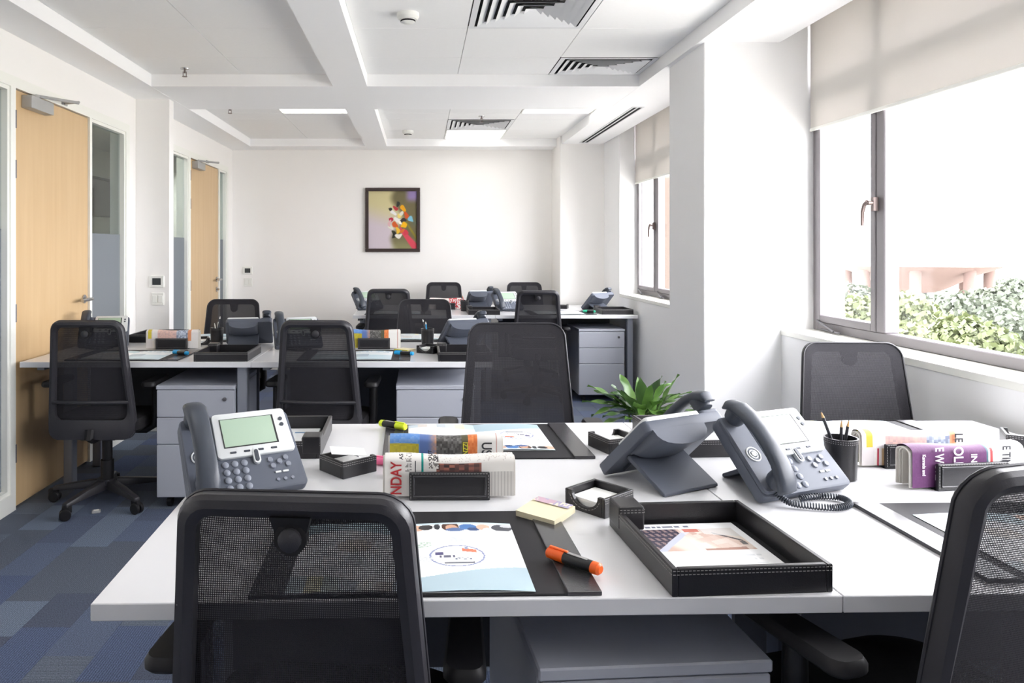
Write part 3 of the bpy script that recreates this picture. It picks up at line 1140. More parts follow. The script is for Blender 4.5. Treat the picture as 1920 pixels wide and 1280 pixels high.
ped, pu = pedestal_proto(), []
G = 'grey mobile drawer pedestals'
place(ped, pu, 'grey metal drawer pedestal under the desk with the orange highlighter', (0.388, 1.215, 0), 4.0, G)
place(ped, pu, 'grey drawer pedestal between the wooden door chair and desk seam', (-1.122, 3.70, 0), 0, G)
place(ped, pu, 'grey drawer pedestal partly hidden behind the raised mesh chair', (0.075, 3.70, 0), 0, G)
place(ped, pu, 'grey drawer pedestal in the back row above the plant', (1.545, 6.31, 0), 0, G)


# ------------------------------------------------------------------ chairs
def chair_proto():
    t = thing('office_chair', '', 'chair', group='black mesh office chairs')
    LEAN = 0.10

    def bp(u, z, w):
        """point of the back: u across, z height, w depth in front of the frame"""
        return (u, -0.205 - (z - 0.40) * LEAN - 0.05 * math.sin(max(0, min(1, (z - 0.4) / 0.55)) * PI) * -0.55 + 0.55 * u * u + w, z)
    outer = rpoly([(-0.172, 0.955), (0.172, 0.955), (0.212, 0.46), (0.205, 0.37), (-0.205, 0.37), (-0.212, 0.46)], [0.052, 0.052, 0.10, 0.06, 0.06, 0.10], 6)
    inner = rpoly([(-0.143, 0.922), (0.143, 0.922), (0.178, 0.52), (0.172, 0.465), (-0.172, 0.465), (-0.178, 0.52)], [0.028, 0.028, 0.06, 0.03, 0.03, 0.06], 6)
    ins = rpoly([(-0.168, 0.951), (0.168, 0.951), (0.208, 0.46), (0.201, 0.375), (-0.201, 0.375), (-0.208, 0.46)], [0.050, 0.050, 0.10, 0.06, 0.06, 0.10], 6)
    n = len(outer)
    mid = [((a[0] * 0.45 + b[0] * 0.55), (a[1] * 0.45 + b[1] * 0.55)) for a, b in zip(outer, inner)]
    rings = [[bp(u, z, 0.012) for u, z in outer], [bp(u, z, -0.004) for u, z in outer], [bp(u * 0.985, z if z < 0.9 else z - 0.006, -0.012) for u, z in outer],
             [bp(u, z, -0.016) for u, z in mid], [bp(u, z, -0.008) for u, z in inner], [bp(u, z, 0.012) for u, z in inner]]
    f = MB()
    vs = [p for r in rings for p in r]
    fs = []
    m = len(rings)
    for i in range(m):
        j = (i + 1) % m
        for k in range(n):
            fs.append((i * n + k, i * n + (k + 1) % n, j * n + (k + 1) % n, j * n + k))
    f.add(vs, fs)
    f.build('back_frame', 'chair_plastic', t, smooth=True)
    # net sheet stretched over the front of the frame
    ns = MB()
    cz = 0.67
    K = 9
    vs, fs = [], []
    for i in range(K):
        s = 1 - i / K
        for u, z in ins:
            vs.append(bp(u * s, cz + (z - cz) * s, 0.0155))
    vs.append(bp(0, cz, 0.0155))
    for i in range(K - 1):
        for k in range(n):
            fs.append((i * n + k, i * n + (k + 1) % n, (i + 1) * n + (k + 1) % n, (i + 1) * n + k))
    for k in range(n):
        fs.append(((K - 1) * n + k, (K - 1) * n + (k + 1) % n, K * n))
    ns.add(vs, fs)
    ns.build('back_net', 'net', t, smooth='all')
    MB().tube([bp(u, z, 0.015) for u, z in outer], 0.0032, 6, closed=True).build('edge_piping', 'chair_plastic', t, smooth=True)
    cb = MB().tube([bp(u, 0.553 + 0.03 * (1 - (u / 0.2) ** 2) * 0.15, -0.012 - 0.02 * (1 - (u / 0.195) ** 2)) for u in [-0.195 + 0.039 * i for i in range(11)]], 0.009, 8)
    cb.build('lumbar_bar', 'chair_plastic', t, smooth=True)
    tabp = [(-0.03, 0.925), (0.03, 0.925), (0.022, 0.895), (-0.022, 0.895)]
    tb = MB().loft([[bp(u, z, -0.008) for u, z in tabp], [bp(u, z, 0.010) for u, z in tabp]])
    p = bp(0, 0.893, -0.012)
    tb.cyl(p, (p[0], p[1] + 0.02, p[2]), 0.024, n=20)
    tab = tb.build('hook_tab', 'chair_dark', t)
    p = bp(0, 0.893, -0.02)
    MB().lathe([(0.017, 0.0), (0.017, 0.006), (0.013, 0.009), (0.0, 0.009)], 18, Matrix.Translation((p[0], p[1] + 0.008, p[2])) @ Matrix.Rotation(PI / 2, 4, 'X')).build('hook_knob', 'chair_plastic', tab, smooth=True)
    # spine bracket, seat
    MB().tube([(0, -0.205, 0.42), (0, -0.215, 0.385), (0, -0.17, 0.365), (0, -0.02, 0.362)], 0.022, 8).build('back_bracket', 'chair_dark', t, smooth=True)
    sp = rpoly([(-0.225, -0.20), (0.225, -0.20), (0.235, 0.24), (-0.235, 0.24)], [0.07, 0.07, 0.09, 0.09], 6)
    sb = MB()
    secs = []
    for s, z, dz in ((0.93, 0.395, 0), (1.0, 0.41, 0), (1.0, 0.445, 0), (0.97, 0.462, 0), (0.85, 0.472, 0), (0.4, 0.470, 0)):
        secs.append([(x * s, 0.02 + (y - 0.02) * s, z - (0.02 * max(0, y / 0.24) ** 2)) for x, y in sp])
    sb.loft(secs)
    sb.build('seat', 'chair_fabric', t, smooth=True)
    MB().box(-0.09, 0.09, -0.12, 0.12, 0.345, 0.395).build('tilt_mechanism', 'chair_dark', t, bevel=0.008)
    MB().cyl((0, 0, 0.10), (0, 0, 0.36), 0.025, n=14).cyl((0, 0, 0.09), (0, 0, 0.22), 0.032, n=14).build('gas_column', 'chair_dark', t, smooth=True)
    hub = MB().cyl((0, 0, 0.075), (0, 0, 0.125), 0.05, n=16).build('base_hub', 'chair_plastic', t, smooth=True)
    leg = MB()
    secs = []
    for r, hw, z0, z1 in ((0.03, 0.030, 0.078, 0.122), (0.15, 0.024, 0.072, 0.104), (0.28, 0.017, 0.060, 0.080)):
        secs.append([(r, -hw, z0), (r, hw, z0), (r, hw * 0.8, z1), (r, -hw * 0.8, z1)])
    leg.loft(secs)
    lm = leg.mesh('base_leg', 'chair_plastic', bevel=0.004, seg=2, smooth=True)
    cm = MB()
    cm.cyl((-0.022, 0, 0.027), (-0.004, 0, 0.027), 0.027, n=18).cyl((0.004, 0, 0.027), (0.022, 0, 0.027), 0.027, n=18).cyl((-0.004, 0, 0.027), (0.004, 0, 0.027), 0.01, n=8)
    cm.box(-0.012, 0.012, -0.014, 0.03, 0.035, 0.066)
    cm = cm.mesh('castor', 'chair_dark', bevel=0.003, seg=1, smooth=True)
    for k in range(5):
        a = 2 * PI * k / 5 - PI / 2 - 0.35
        lg = link('base_leg', lm, t, None, (0, 0, a))
        link('castor', cm, lg, (0.275, 0, 0), (0, 0, 0.8 + k))
    for s in (-1, 1):
        ar = MB()
        ar.tube([(s * 0.10, 0.0, 0.375), (s * 0.20, 0.0, 0.375), (s * 0.243, 0.0, 0.40), (s * 0.25, 0.0, 0.46), (s * 0.25, 0, 0.615)], [0.02, 0.02, 0.022, 0.022, 0.02], 10)
        arm = ar.build('armrest', 'chair_dark', t, smooth=True)
        pp = rpoly([(-0.036, -0.125), (0.036, -0.125), (0.030, 0.125), (-0.030, 0.125)], 0.024, 4)
        pm = MB().loft([[(s * 0.25 + x * q, y * (1 - (1 - q) * 0.3), z) for x, y in pp] for q, z in ((0.85, 0.610), (1, 0.616), (1, 0.628), (0.85, 0.637))])
        pm.build('arm_pad', 'chair_dark', arm, smooth=True)
    return t


UP = ('back_frame', 'back_net', 'edge_piping', 'lumbar_bar', 'hook_tab', 'back_bracket', 'seat', 'tilt_mechanism', 'armrest')
chair, cu = chair_proto(), []
G = 'black mesh office chairs'
chairs = []
for (x, y, rz, lift, lb) in (
        (-0.170, 1.327, -4, -0.012, 'black mesh office chair in front, its back covering the near desk phone'),
        (0.870, 1.315, 16, 0.035, 'black mesh office chair cut off by the frame at the front window desk'),
        (0.345, 2.495, 178, 0.072, 'raised black mesh chair behind the front desk beside the plant'),
        (1.575, 2.50, 177, 0.0, 'black mesh office chair standing under the large window'),
        (-1.610, 3.815, 0, 0.0, 'black mesh office chair on castors in front of the first wooden door'),
        (-0.490, 3.815, -3, 0.0, 'black mesh chair at the middle row beside the desk seam'),
        (-1.275, 4.85, 181, 0.0, 'black mesh chair behind the middle row in front of the far door'),
        (0.030, 4.85, 180, 0.0, 'black mesh chair facing the camera behind the middle row pen cup'),
        (-0.265, 6.42, 0, 0.012, 'black mesh chair at the back row, back turned, away from window'),
        (1.000, 6.42, -4, 0.0, 'black mesh chair at the back row, back turned, near the drawer unit'),
        (0.243, 7.44, 180, 0.0, 'black mesh chair behind the back row, in line below the painting'),
        (1.075, 7.44, 180, 0.0, 'black mesh chair behind the back row next to the corner pillar')):
    o = place(chair, cu, lb, (x, y, 0), rz, G)
    chairs.append((o, lift))
for ch in chairs[1][0].children:          # the cut-off chair stands with its star base turned
    if ch.name.split('.')[0] == 'base_leg':
        ch.rotation_euler.z += 0.30
for o, lift in chairs:
    if lift:
        for ch in o.children:
            if ch.name.split('.')[0] in UP:
                ch.location.z += lift


# ------------------------------------------------------------------ telephones
def phone_proto(label=''):
    t = thing('desk_phone', label, 'telephone', group='grey desk telephones')
    al = math.radians(44)
    ca, sa = math.cos(al), math.sin(al)
    M = Matrix(((1, 0, 0, 0), (0, ca, -sa, 0), (0, sa, ca, 0.021), (0, 0, 0, 1)))
    # main slab (u, v, w)
    sl = rpoly([(-0.135, 0.0), (0.135, 0.0), (0.128, 0.205), (-0.130, 0.205)], [0.012, 0.012, 0.016, 0.016], 4)
    MB().loft([[(u, v, z) for u, v in sl] for z in (-0.028, 0.0)], M).build('body', 'phone_body', t, bevel=0.004, seg=2, smooth=True)
    fp = rpoly([(-0.060, 0.088), (0.124, 0.088), (0.119, 0.207), (-0.056, 0.207)], 0.010, 4)
    face = MB().loft([[(u, v, z) for u, v in fp] for z in (-0.004, 0.007)], M).build('faceplate', 'phone_silver', t, bevel=0.0025, seg=2, smooth=True)
    MB().box(-0.041, 0.088, 0.113, 0.190, 0.006, 0.0085, M).build('screen_frame', 'phone_black', t)
    MB().box(-0.039, 0.083, 0.115, 0.188, 0.008, 0.0092, M).build('screen', 'lcd', t)
    for k in range(4):
        MB().box(-0.030 + k * 0.032, -0.016 + k * 0.032, 0.0975, 0.1025, 0.006, 0.009, M).build('soft_key', 'phone_dark', t, bevel=0.001, seg=1)
    for v in (0.176, 0.160):
        MB().cyl((0.105, v, 0.006), (0.105, v, 0.009), 0.005, n=10, M=M).build('line_key', 'phone_dark', t)
    pill = rpoly([(0.020, 0.066), (0.036, 0.066), (0.036, 0.104), (0.020, 0.104)], 0.0078, 5)
    ring = MB().loft([[(u, v, z) for u, v in pill] for z in (0.0, 0.0085)], M).build('rocker_ring', 'phone_silver', t, smooth=True)
    pill2 = rpoly([(0.0235, 0.070), (0.0325, 0.070), (0.0325, 0.100), (0.0235, 0.100)], 0.0043, 5)
    MB().loft([[(u, v, z) for u, v in pill2] for z in (0.007, 0.0105)], M).build('rocker_key', 'phone_dark', ring, smooth=True)
    key = MB().lathe([(0.0078, 0), (0.0078, 0.0025), (0.0055, 0.0045), (0.0, 0.005)], 12, M.to_3x3().to_4x4()).mesh('number_key', 'phone_key', smooth=True)
    for r in range(4):
        for c in range(3):
            p = M @ Vector((-0.045 + c * 0.0215, 0.074 - r * 0.0195, 0))
            link('number_key', key, t, p)
    for (u, v) in ((0.058, 0.073), (0.095, 0.074), (0.062, 0.056), (0.098, 0.056), (0.079, 0.066)):
        MB().cyl((u, v, 0), (u, v, 0.004), 0.0075, 0.006, n=10, M=M).build('function_key', 'phone_key', t)
    for u in (0.070, 0.088):
        MB().box(u - 0.007, u + 0.007, 0.0365, 0.0415, 0, 0.003, M).build('volume_key', 'phone_silver', t, bevel=0.001, seg=1)
    for u in (0.066, 0.083, 0.100):
        MB().cyl((u, 0.020, 0), (u, 0.020, 0.003), 0.004, n=8, M=M).build('mode_key', 'phone_key', t)
    # cradle and loudspeaker
    cr = rpoly([(-0.133, 0.006), (-0.067, 0.006), (-0.067, 0.200), (-0.131, 0.200)], 0.012, 4)
    cradle = MB().loft([[(u, v, z) for u, v in cr] for z in (-0.002, 0.010)], M).build('handset_cradle', 'phone_body', t, bevel=0.003, seg=1, smooth=True)
    sp = MB()
    for r in (0.017, 0.010):
        pts = [(-0.100 + r * math.cos(k * PI / 10), 0.098 + r * math.sin(k * PI / 10), 0.0105) for k in range(20)]
        sp.tube(pts, 0.0018, 6, closed=True, M=M)
    sp.cyl((-0.1, 0.098, 0.009), (-0.1, 0.098, 0.013), 0.006, n=12, M=M)
    sp.build('loudspeaker', 'phone_silver', cradle, smooth=True)
    # handset: one curved body with ear and mouth pieces
    hs = MB()
    path = [(-0.006, 0.022, 0.018, 0.004), (-0.004, 0.036, 0.024, 0.012), (0.012, 0.048, 0.026, 0.013), (0.045, 0.060, 0.024, 0.0125), (0.085, 0.066, 0.0225, 0.012), (0.125, 0.066, 0.0225, 0.012),
            (0.165, 0.061, 0.024, 0.0125), (0.196, 0.050, 0.026, 0.013), (0.213, 0.037, 0.024, 0.012), (0.216, 0.022, 0.018, 0.004)]
    secs = []
    for i, (v, w_, hu, hw) in enumerate(path):
        v0, w0 = path[max(i - 1, 0)][:2]
        v1, w1 = path[min(i + 1, len(path) - 1)][:2]
        d = Vector((v1 - v0, w1 - w0)).normalized()
        nn = Vector((-d.y, d.x))
        sec = []
        for k in range(16):
            a = 2 * PI * k / 16
            cu_, sn = math.cos(a), math.sin(a)
            e = 0.75
            uu = math.copysign(abs(cu_) ** e, cu_) * hu
            ww = math.copysign(abs(sn) ** e, sn) * hw
            sec.append((-0.100 + uu, v + nn.x * ww, w_ + nn.y * ww))
        secs.append(sec)
    hs.loft(secs, M)
    for (v, r) in ((0.022, 0.0235), (0.188, 0.0235)):
        hs.lathe([(0.010, 0.012), (r * 0.9, 0.014), (r, 0.022), (r, 0.050)], 18, M @ Matrix.Translation((-0.100, v, 0.002)))
    hs.build('handset', 'phone_dark', t, smooth=True)
    # rear housing and fold-out foot
    arc = [(-0.052, -0.026), (0.112, -0.026)] + [(0.03 + 0.082 * math.cos(k * PI / 12), -0.026 - 0.046 * math.sin(k * PI / 12) ** 0.7) for k in range(1, 12)]
    hs2 = MB()
    secs = []
    for v, s in ((0.098, 0.22), (0.108, 0.36), (0.112, 0.62), (0.205, 1.0)):
        secs.append([(u, v - (0.0 if v < 0.2 else -0.35 * (w_ + 0.026) * 0), -0.026 + (w_ + 0.026) * s) for u, w_ in arc])
    hs2.loft(secs, M)
    hs2.build('display_housing', 'phone_body', t, smooth=True)
    ft = MB()
    a0, a1 = M @ Vector((0, 0.090, -0.028)), Vector((0, 0.205, 0.004))
    hw = 0.085
    for s in (0,):
        prof = [(a0.y, a0.z), (a0.y + 0.006, a0.z + 0.004), (a1.y, a1.z + 0.004), (a1.y, a1.z - 0.003), (a1.y - 0.008, a1.z - 0.003), (a0.y - 0.002, a0.z - 0.006)]
    ft.prism(prof, -hw + 0.03, hw + 0.03, 'x')
    ft.build('foot_stand', 'phone_body', t, bevel=0.0015, seg=1)
    MB().box(-0.03, 0.085, 0.02, 0.085, -0.034, -0.027, M).build('rear_panel', 'phone_dark', t, bevel=0.002, seg=1)
    # coiled cord
    cpts = []
    base = [Vector((-0.100, 0.006, 0.030)), Vector((-0.085, -0.02, 0.012)), Vector((-0.05, -0.05, 0.009)), Vector((-0.01, -0.075, 0.009)), Vector((0.035, -0.07, 0.009)),
            Vector((0.055, -0.035, 0.009)), Vector((0.02, -0.008, 0.009)), Vector((-0.035, -0.004, 0.010))]
    L = []
    for i in range(len(base) - 1):
        p0, p1, p2, p3 = base[max(i - 1, 0)], base[i], base[i + 1], base[min(i + 2, len(base) - 1)]
        for s in range(60):
            q = s / 60
            L.append(0.5 * ((2 * p1) + (p2 - p0) * q + (2 * p0 - 5 * p1 + 4 * p2 - p3) * q * q + (3 * p1 - p0 - 3 * p2 + p3) * q ** 3))
    for i in range(len(L) - 1):
        d = (L[i + 1] - L[i]).normalized()
        a = d.cross(Vector((0, 0, 1))).normalized()
        b = a.cross(d)
        th = i * 2 * PI / 7
        cpts.append(L[i] + (a * math.cos(th) + b * math.sin(th)) * 0.0062)
    MB().tube(cpts, 0.0016, 5).build('coiled_cord', 'phone_dark', t, smooth='all')
    return t


phone, pu = phone_proto(), []
G = 'grey desk telephones'
for (x, y, rz, lb) in (
        (-0.374, 1.645, 29, 'grey desk phone with green screen behind the front mesh chair'),
        (0.870, 1.655, 22, 'grey desk phone with blank white screen and coiled cord near the pencil cup'),
        (0.560, 1.905, 207, 'grey desk phone seen from behind, beside the front letter tray'),
        (-1.010, 4.40, 190, 'grey desk phone seen from behind next to the middle row pen cup'),
        (-0.672, 4.13, 18, 'grey desk phone with small green screen above a chair at the desk seam'),
        (0.220, 4.34, 200, 'blue-grey desk phone seen from behind beside the raised chair'),
        (-1.800, 4.20, 15, 'grey desk phone hidden behind the chair by the first door'),
        (-0.450, 6.82, 32, 'grey desk phone at the outer end of the back row'),
        (0.550, 7.17, 192, 'grey desk phone seen from behind in the middle of the back row'),
        (0.820, 6.69, 20, 'grey desk phone with lit green screen in the back row'),
        (1.600, 6.92, 208, 'grey desk phone seen from behind by the far window')):
    place(phone, pu, lb, (x, y, ZD), rz, G)


# ------------------------------------------------------------------ leather desk sets
def dashes(mb, p0, p1, nrm, L=0.0045, gap=0.002, r=0.0006):
    p0, p1, nrm = Vector(p0), Vector(p1), Vector(nrm)
    d = p1 - p0
    n = max(1, int(d.length / (L + gap)))
    u = d.normalized()
    v = u.cross(nrm).normalized() * r
    k = nrm * r
    for i in range(n):
        a = p0 + d * ((i + 0.2) / n)
        b = p0 + d * ((i + 0.85) / n)
        mb.add([a - v, b - v, b + v, a + v, a - v + k, b - v + k, b + v + k, a + v + k], [(4, 5, 6, 7), (0, 1, 5, 4), (2, 3, 7, 6), (1, 2, 6, 5), (3, 0, 4, 7)])


def stitched_walls(t, hx, hy, h, th, m='leather'):
    for nm, (x0, x1, y0, y1) in (('side_wall', (-hx, -hx + th, -hy, hy)), ('side_wall', (hx - th, hx, -hy, hy)), ('end_wall', (-hx + th, hx - th, -hy, -hy + th)), ('end_wall', (-hx + th, hx - th, hy - th, hy))):
        MB().box(x0, x1, y0, y1, 0.0, h).build(nm, m, t, bevel=0.0015, seg=1)
    st = MB()
    for z in (h - 0.004, h - 0.010):
        dashes(st, (-hx, -hy, z), (hx, -hy, z), (0, -1, 0))
        dashes(st, (-hx, hy, z), (hx, hy, z), (0, 1, 0))
        dashes(st, (-hx, -hy, z), (-hx, hy, z), (-1, 0, 0))
        dashes(st, (hx, -hy, z), (hx, hy, z), (1, 0, 0))
    st.build('stitching', 'stitch', t, fix=False)


def tray_proto():
    t = thing('letter_tray', '', 'tray', group='black leather letter trays')
    hx, hy, h = 0.135, 0.156, 0.046
    stitched_walls(t, hx, hy, h, 0.010)
    MB().box(-hx + 0.01, hx - 0.01, -hy + 0.01, hy - 0.01, 0.001, 0.005).build('tray_floor', 'leather_matt', t)
    pb = MB().box(-hx - 0.001, -hx + 0.05, hy - 0.062, hy + 0.001, 0.012, h + 0.012).build('pen_block', 'leather', t, bevel=0.004)
    s = MB()
    for z in (h + 0.006, h + 0.001):
        dashes(s, (-hx - 0.001, hy - 0.062, z), (-hx + 0.05, hy - 0.062, z), (0, -1, 0))
        dashes(s, (-hx + 0.05, hy - 0.062, z), (-hx + 0.05, hy, z), (1, 0, 0))
    s.build('block_stitching', 'stitch', pb, fix=False)
    return t


tray, tu = tray_proto(), []
G = 'black leather letter trays'
for (x, y, rz, lb) in (
        (0.529, 1.357, 4, 'black leather letter tray holding a photo brochure at the front desk edge'),
        (-0.405, 2.135, 181, 'black leather letter tray behind the phone with green screen'),
        (0.800, 2.15, 183, 'black leather letter tray between the two window side phones'),
        (-0.995, 3.85, 0, 'black leather letter tray at the middle row desk seam'),
        (0.225, 3.85, 0, 'black leather letter tray at the inner end of the middle row'),
        (-1.62, 4.60, 180, 'black leather letter tray behind the newspaper near the first door'),
        (0.545, 6.47, 0, 'black leather letter tray under the middle back row phones'),
        (1.690, 6.50, 0, 'black leather letter tray at the window end of the back row')):
    place(tray, tu, lb, (x, y, ZD), rz, G)


def memo_proto(cut, col='paper'):
    t = thing('memo_box', '', 'memo box', group='black leather memo boxes')
    hx, h, th = 0.052, 0.040, 0.008
    for (x0, x1, y0, y1) in ((-hx, -hx + th, -hx, hx), (hx - th, hx, -hx, hx), (-hx + th, hx - th, hx - th, hx)):
        MB().box(x0, x1, y0, y1, 0, h).build('box_wall', 'leather', t, bevel=0.0012, seg=1)
    if cut:
        poly = [(-hx + th, 0.0), (hx - th, 0.0), (hx - th, h), (0.034, h)] + [(0.034 * math.cos(a), h - 0.0015 - 0.027 * math.sin(a)) for a in [k * PI / 14 for k in range(0, 15)]] + [(-0.034, h)] + [(-hx + th, h)]
        MB().prism(poly, -hx, -hx + th, 'y').build('cutout_wall', 'leather', t)
    else:
        MB().box(-hx + th, hx - th, -hx, -hx + th, 0, h).build('box_wall', 'leather', t, bevel=0.0012, seg=1)
    MB().box(-hx + th, hx - th, -hx + th, hx - th, 0.001, 0.004).build('box_floor', 'leather_matt', t)
    st = MB()
    for z in (h - 0.004, h - 0.009):
        dashes(st, (-hx, hx, z), (hx, hx, z), (0, 1, 0))
        dashes(st, (-hx, -hx, z), (-hx, hx, z), (-1, 0, 0))
        dashes(st, (hx, -hx, z), (hx, hx, z), (1, 0, 0))
        if not cut:
            dashes(st, (-hx, -hx, z), (hx, -hx, z), (0, -1, 0))
    if cut:
        a = [(0.040 * math.cos(q), -hx, h - 0.0015 - 0.032 * math.sin(q)) for q in [k * PI / 14 for k in range(1, 14)]]
        for i in range(len(a) - 1):
            dashes(st, a[i], a[i + 1], (0, -1, 0))
    st.build('stitching', 'stitch', t, fix=False)
    for k in range(5):
        a = random.uniform(-0.05, 0.05)
        z = 0.004 + 0.0042 * k
        MB().box(-0.041, 0.041, -0.041, 0.041, z, z + 0.0040, Matrix.Rotation(a, 4, 'Z')).build('paper_slip', col, t)
    return t


random.seed(3)
m1, u1 = memo_proto(True), []
G = 'black leather memo boxes'
for (x, y, rz, lb) in (
        (0.389, 1.611, -50, 'black memo box with curved cutout between sticky pad and letter tray'),
        (-0.183, 1.875, 131, 'black memo box with tilted white card beside the newspaper'),
        (0.545, 2.085, 200, 'black memo box mostly hidden behind the phone seen from behind'),
        (1.715, 2.10, 150, 'black memo box at the window end of the front desks'),
        (0.050, 4.03, -30, 'black memo box with white slips beside the middle row phone'),
        (-1.300, 4.375, 20, 'black memo box behind the middle row letter tray'),
        (1.340, 7.00, 160, 'black memo box with white slips in the back row')):
    place(m1, u1, lb, (x, y, ZD), rz, G)
card = tag(MB().box(-0.044, 0.044, -0.044, 0.044, 0, 0.0012).build('note_card', 'paper', None, loc=(-0.183, 1.877, ZD + 0.0485), rot=(0.10, 0.05, math.radians(100))),
           'white square card lying askew on the memo box beside newspaper', 'card')


def pad_proto():
    t = thing('desk_pad', '', 'desk pad', group='black leather desk pads')
    hx, hy = 0.284, 0.190
    MB().box(-hx, hx, -hy, hy, 0, 0.004).build('pad_base', 'leather_matt', t, bevel=0.001, seg=1)
    for s in (-1, 1):
        a, b = (-hx - 0.001, -hx + 0.056) if s < 0 else (hx - 0.056, hx + 0.001)
        MB().box(a, b, -hy - 0.001, hy + 0.001, -0.0002, 0.0075).build('side_flap', 'leather_grey', t, bevel=0.002, seg=2)
    return t


pad, pdu = pad_proto(), []
G = 'black leather desk pads'
for (x, y, rz, lb) in (
        (0.005, 1.382, 1.3, 'black leather desk pad under the orange highlighter'),
        (0.180, 2.165, 181, 'black leather desk pad under the yellow highlighter'),
        (1.232, 1.440, 1.3, 'black leather desk pad with glossy edge by the cut-off chair'),
        (1.315, 2.205, 181.3, 'black leather desk pad in front of the chair under the window'),
        (-1.500, 3.905, 0, 'black leather desk pad by the first door'),
        (-0.335, 3.905, 0, 'black leather desk pad at the middle row with light blue paper'),
        (-1.230, 4.66, 180, 'black leather desk pad on the far side of the door desk'),
        (0.030, 4.66, 180, 'black leather desk pad on the far side of the middle desk'),
        (-0.190, 6.50, 0, 'black leather desk pad at the outer end of the back row'),
        (1.220, 6.50, 0, 'black leather desk pad at the back row near the window')):
    place(pad, pdu, lb, (x, y, ZD), rz, G)


# ------------------------------------------------------------------ brochures
def hsh(a, b):
    return (math.sin(a * 127.1 + b * 311.7) * 43758.5453) % 1.0


PEOPLE = [(0.06, 0.915, 0.09, 0.05, (228, 186, 160)), (0.16, 0.925, 0.07, 0.045, (60, 56, 58)), (0.27, 0.93, 0.03, 0.05, (58, 60, 66)), (0.40, 0.93, 0.085, 0.075, (92, 62, 50)),
          (0.41, 0.905, 0.06, 0.055, (226, 176, 146)), (0.44, 0.875, 0.09, 0.03, (96, 120, 166)), (0.57, 0.92, 0.085, 0.05, (88, 132, 192)), (0.62, 0.88, 0.06, 0.03, (60, 84, 130)),
          (0.72, 0.915, 0.065, 0.05, (224, 188, 164)), (0.76, 0.87, 0.05, 0.035, (236, 236, 240)), (0.90, 0.91, 0.10, 0.06, (78, 80, 88)), (0.95, 0.945, 0.06, 0.025, (206, 208, 212))]


def page_a(u, v):
    """right page of the spread: photo strip, round emblem, blue wave"""
    c = (247, 248, 250)
    wave = 0.20 + 0.035 * math.sin(u * 3.2 - 1.2) + 0.07 * u
    if v < wave:
        c = (184, 206, 216)
    top = 0.865 - 0.03 * u - 0.02 * math.sin(u * 5)
    if v > top:
        c = (236, 240, 242)
        for (cx, cy, rx, ry, col) in PEOPLE:
            if math.hypot((u - cx) / rx, (v - cy) / ry) < 1 and v < 0.972:
                c = col
        if v > 0.975:
            c = (206, 224, 230)
    d = math.hypot((u - 0.42) / 0.24, (v - 0.46) / 0.15)
    if abs(d - 1) < 0.035:
        c = (140, 150, 190)
    elif d < 0.95:
        c = (252, 252, 252)
        if 0.47 < u < 0.60 and abs(v - 0.535 + (u - 0.53) * 0.15) < 0.022:
            c = (226, 128, 96)
        if 0.50 < u < 0.53 and 0.55 < v < 0.585:
            c = (150, 160, 190)
        if 0.23 < u < 0.30 and 0.475 < v < 0.515:
            c = (88, 84, 130)
        if 0.24 < u < 0.44 and 0.435 < v < 0.47 and hsh(int(u * 60), 2) > 0.45:
            c = (96, 96, 120)
        if 0.30 < u < 0.56 and 0.345 < v < 0.365 + 0.02 * (u - 0.3):
            c = (110, 114, 124)
        if 0.40 < u < 0.55 and 0.40 < v < 0.425 and hsh(int(u * 70), int(v * 90)) > 0.5:
            c = (120, 130, 150)
    for (cx, cy) in ((0.12, 0.64), (0.42, 0.70), (0.72, 0.62), (0.80, 0.45), (0.12, 0.42)):
        dd = math.hypot((u - cx) / 0.10, (v - cy) / 0.045)
        if dd < 1 and hsh(int(u * 70), int(v * 90)) > 0.55:
            c = (222, 226, 228) if cx != 0.12 or cy < 0.5 else (196, 214, 200)
    return c


def page_b(u, v):
    c = (246, 248, 250)
    if v > 0.80 + 0.08 * math.sin(u * 4):
        c = (190, 214, 222)
    if 0.1 < u < 0.9 and 0.2 < v < 0.7 and int(v * 44) % 2 == 0 and hsh(int(u * 40), int(v * 44)) > 0.3:
        c = (214, 220, 224)
    d = math.hypot((u - 0.5) / 0.16, (v - 0.62) / 0.10)
    if d < 1:
        c = mixc(c, (206, 190, 170), 0.5)
    if v < 0.16 + 0.05 * math.sin(u * 5 + 1):
        k = int(u * 7)
        c = mixc([(170, 196, 206), (214, 206, 150), (176, 196, 190), (150, 164, 176), (226, 228, 220), (196, 180, 170), (160, 180, 200), (200, 200, 200)][k], (240, 244, 244), 0.45)
    return c


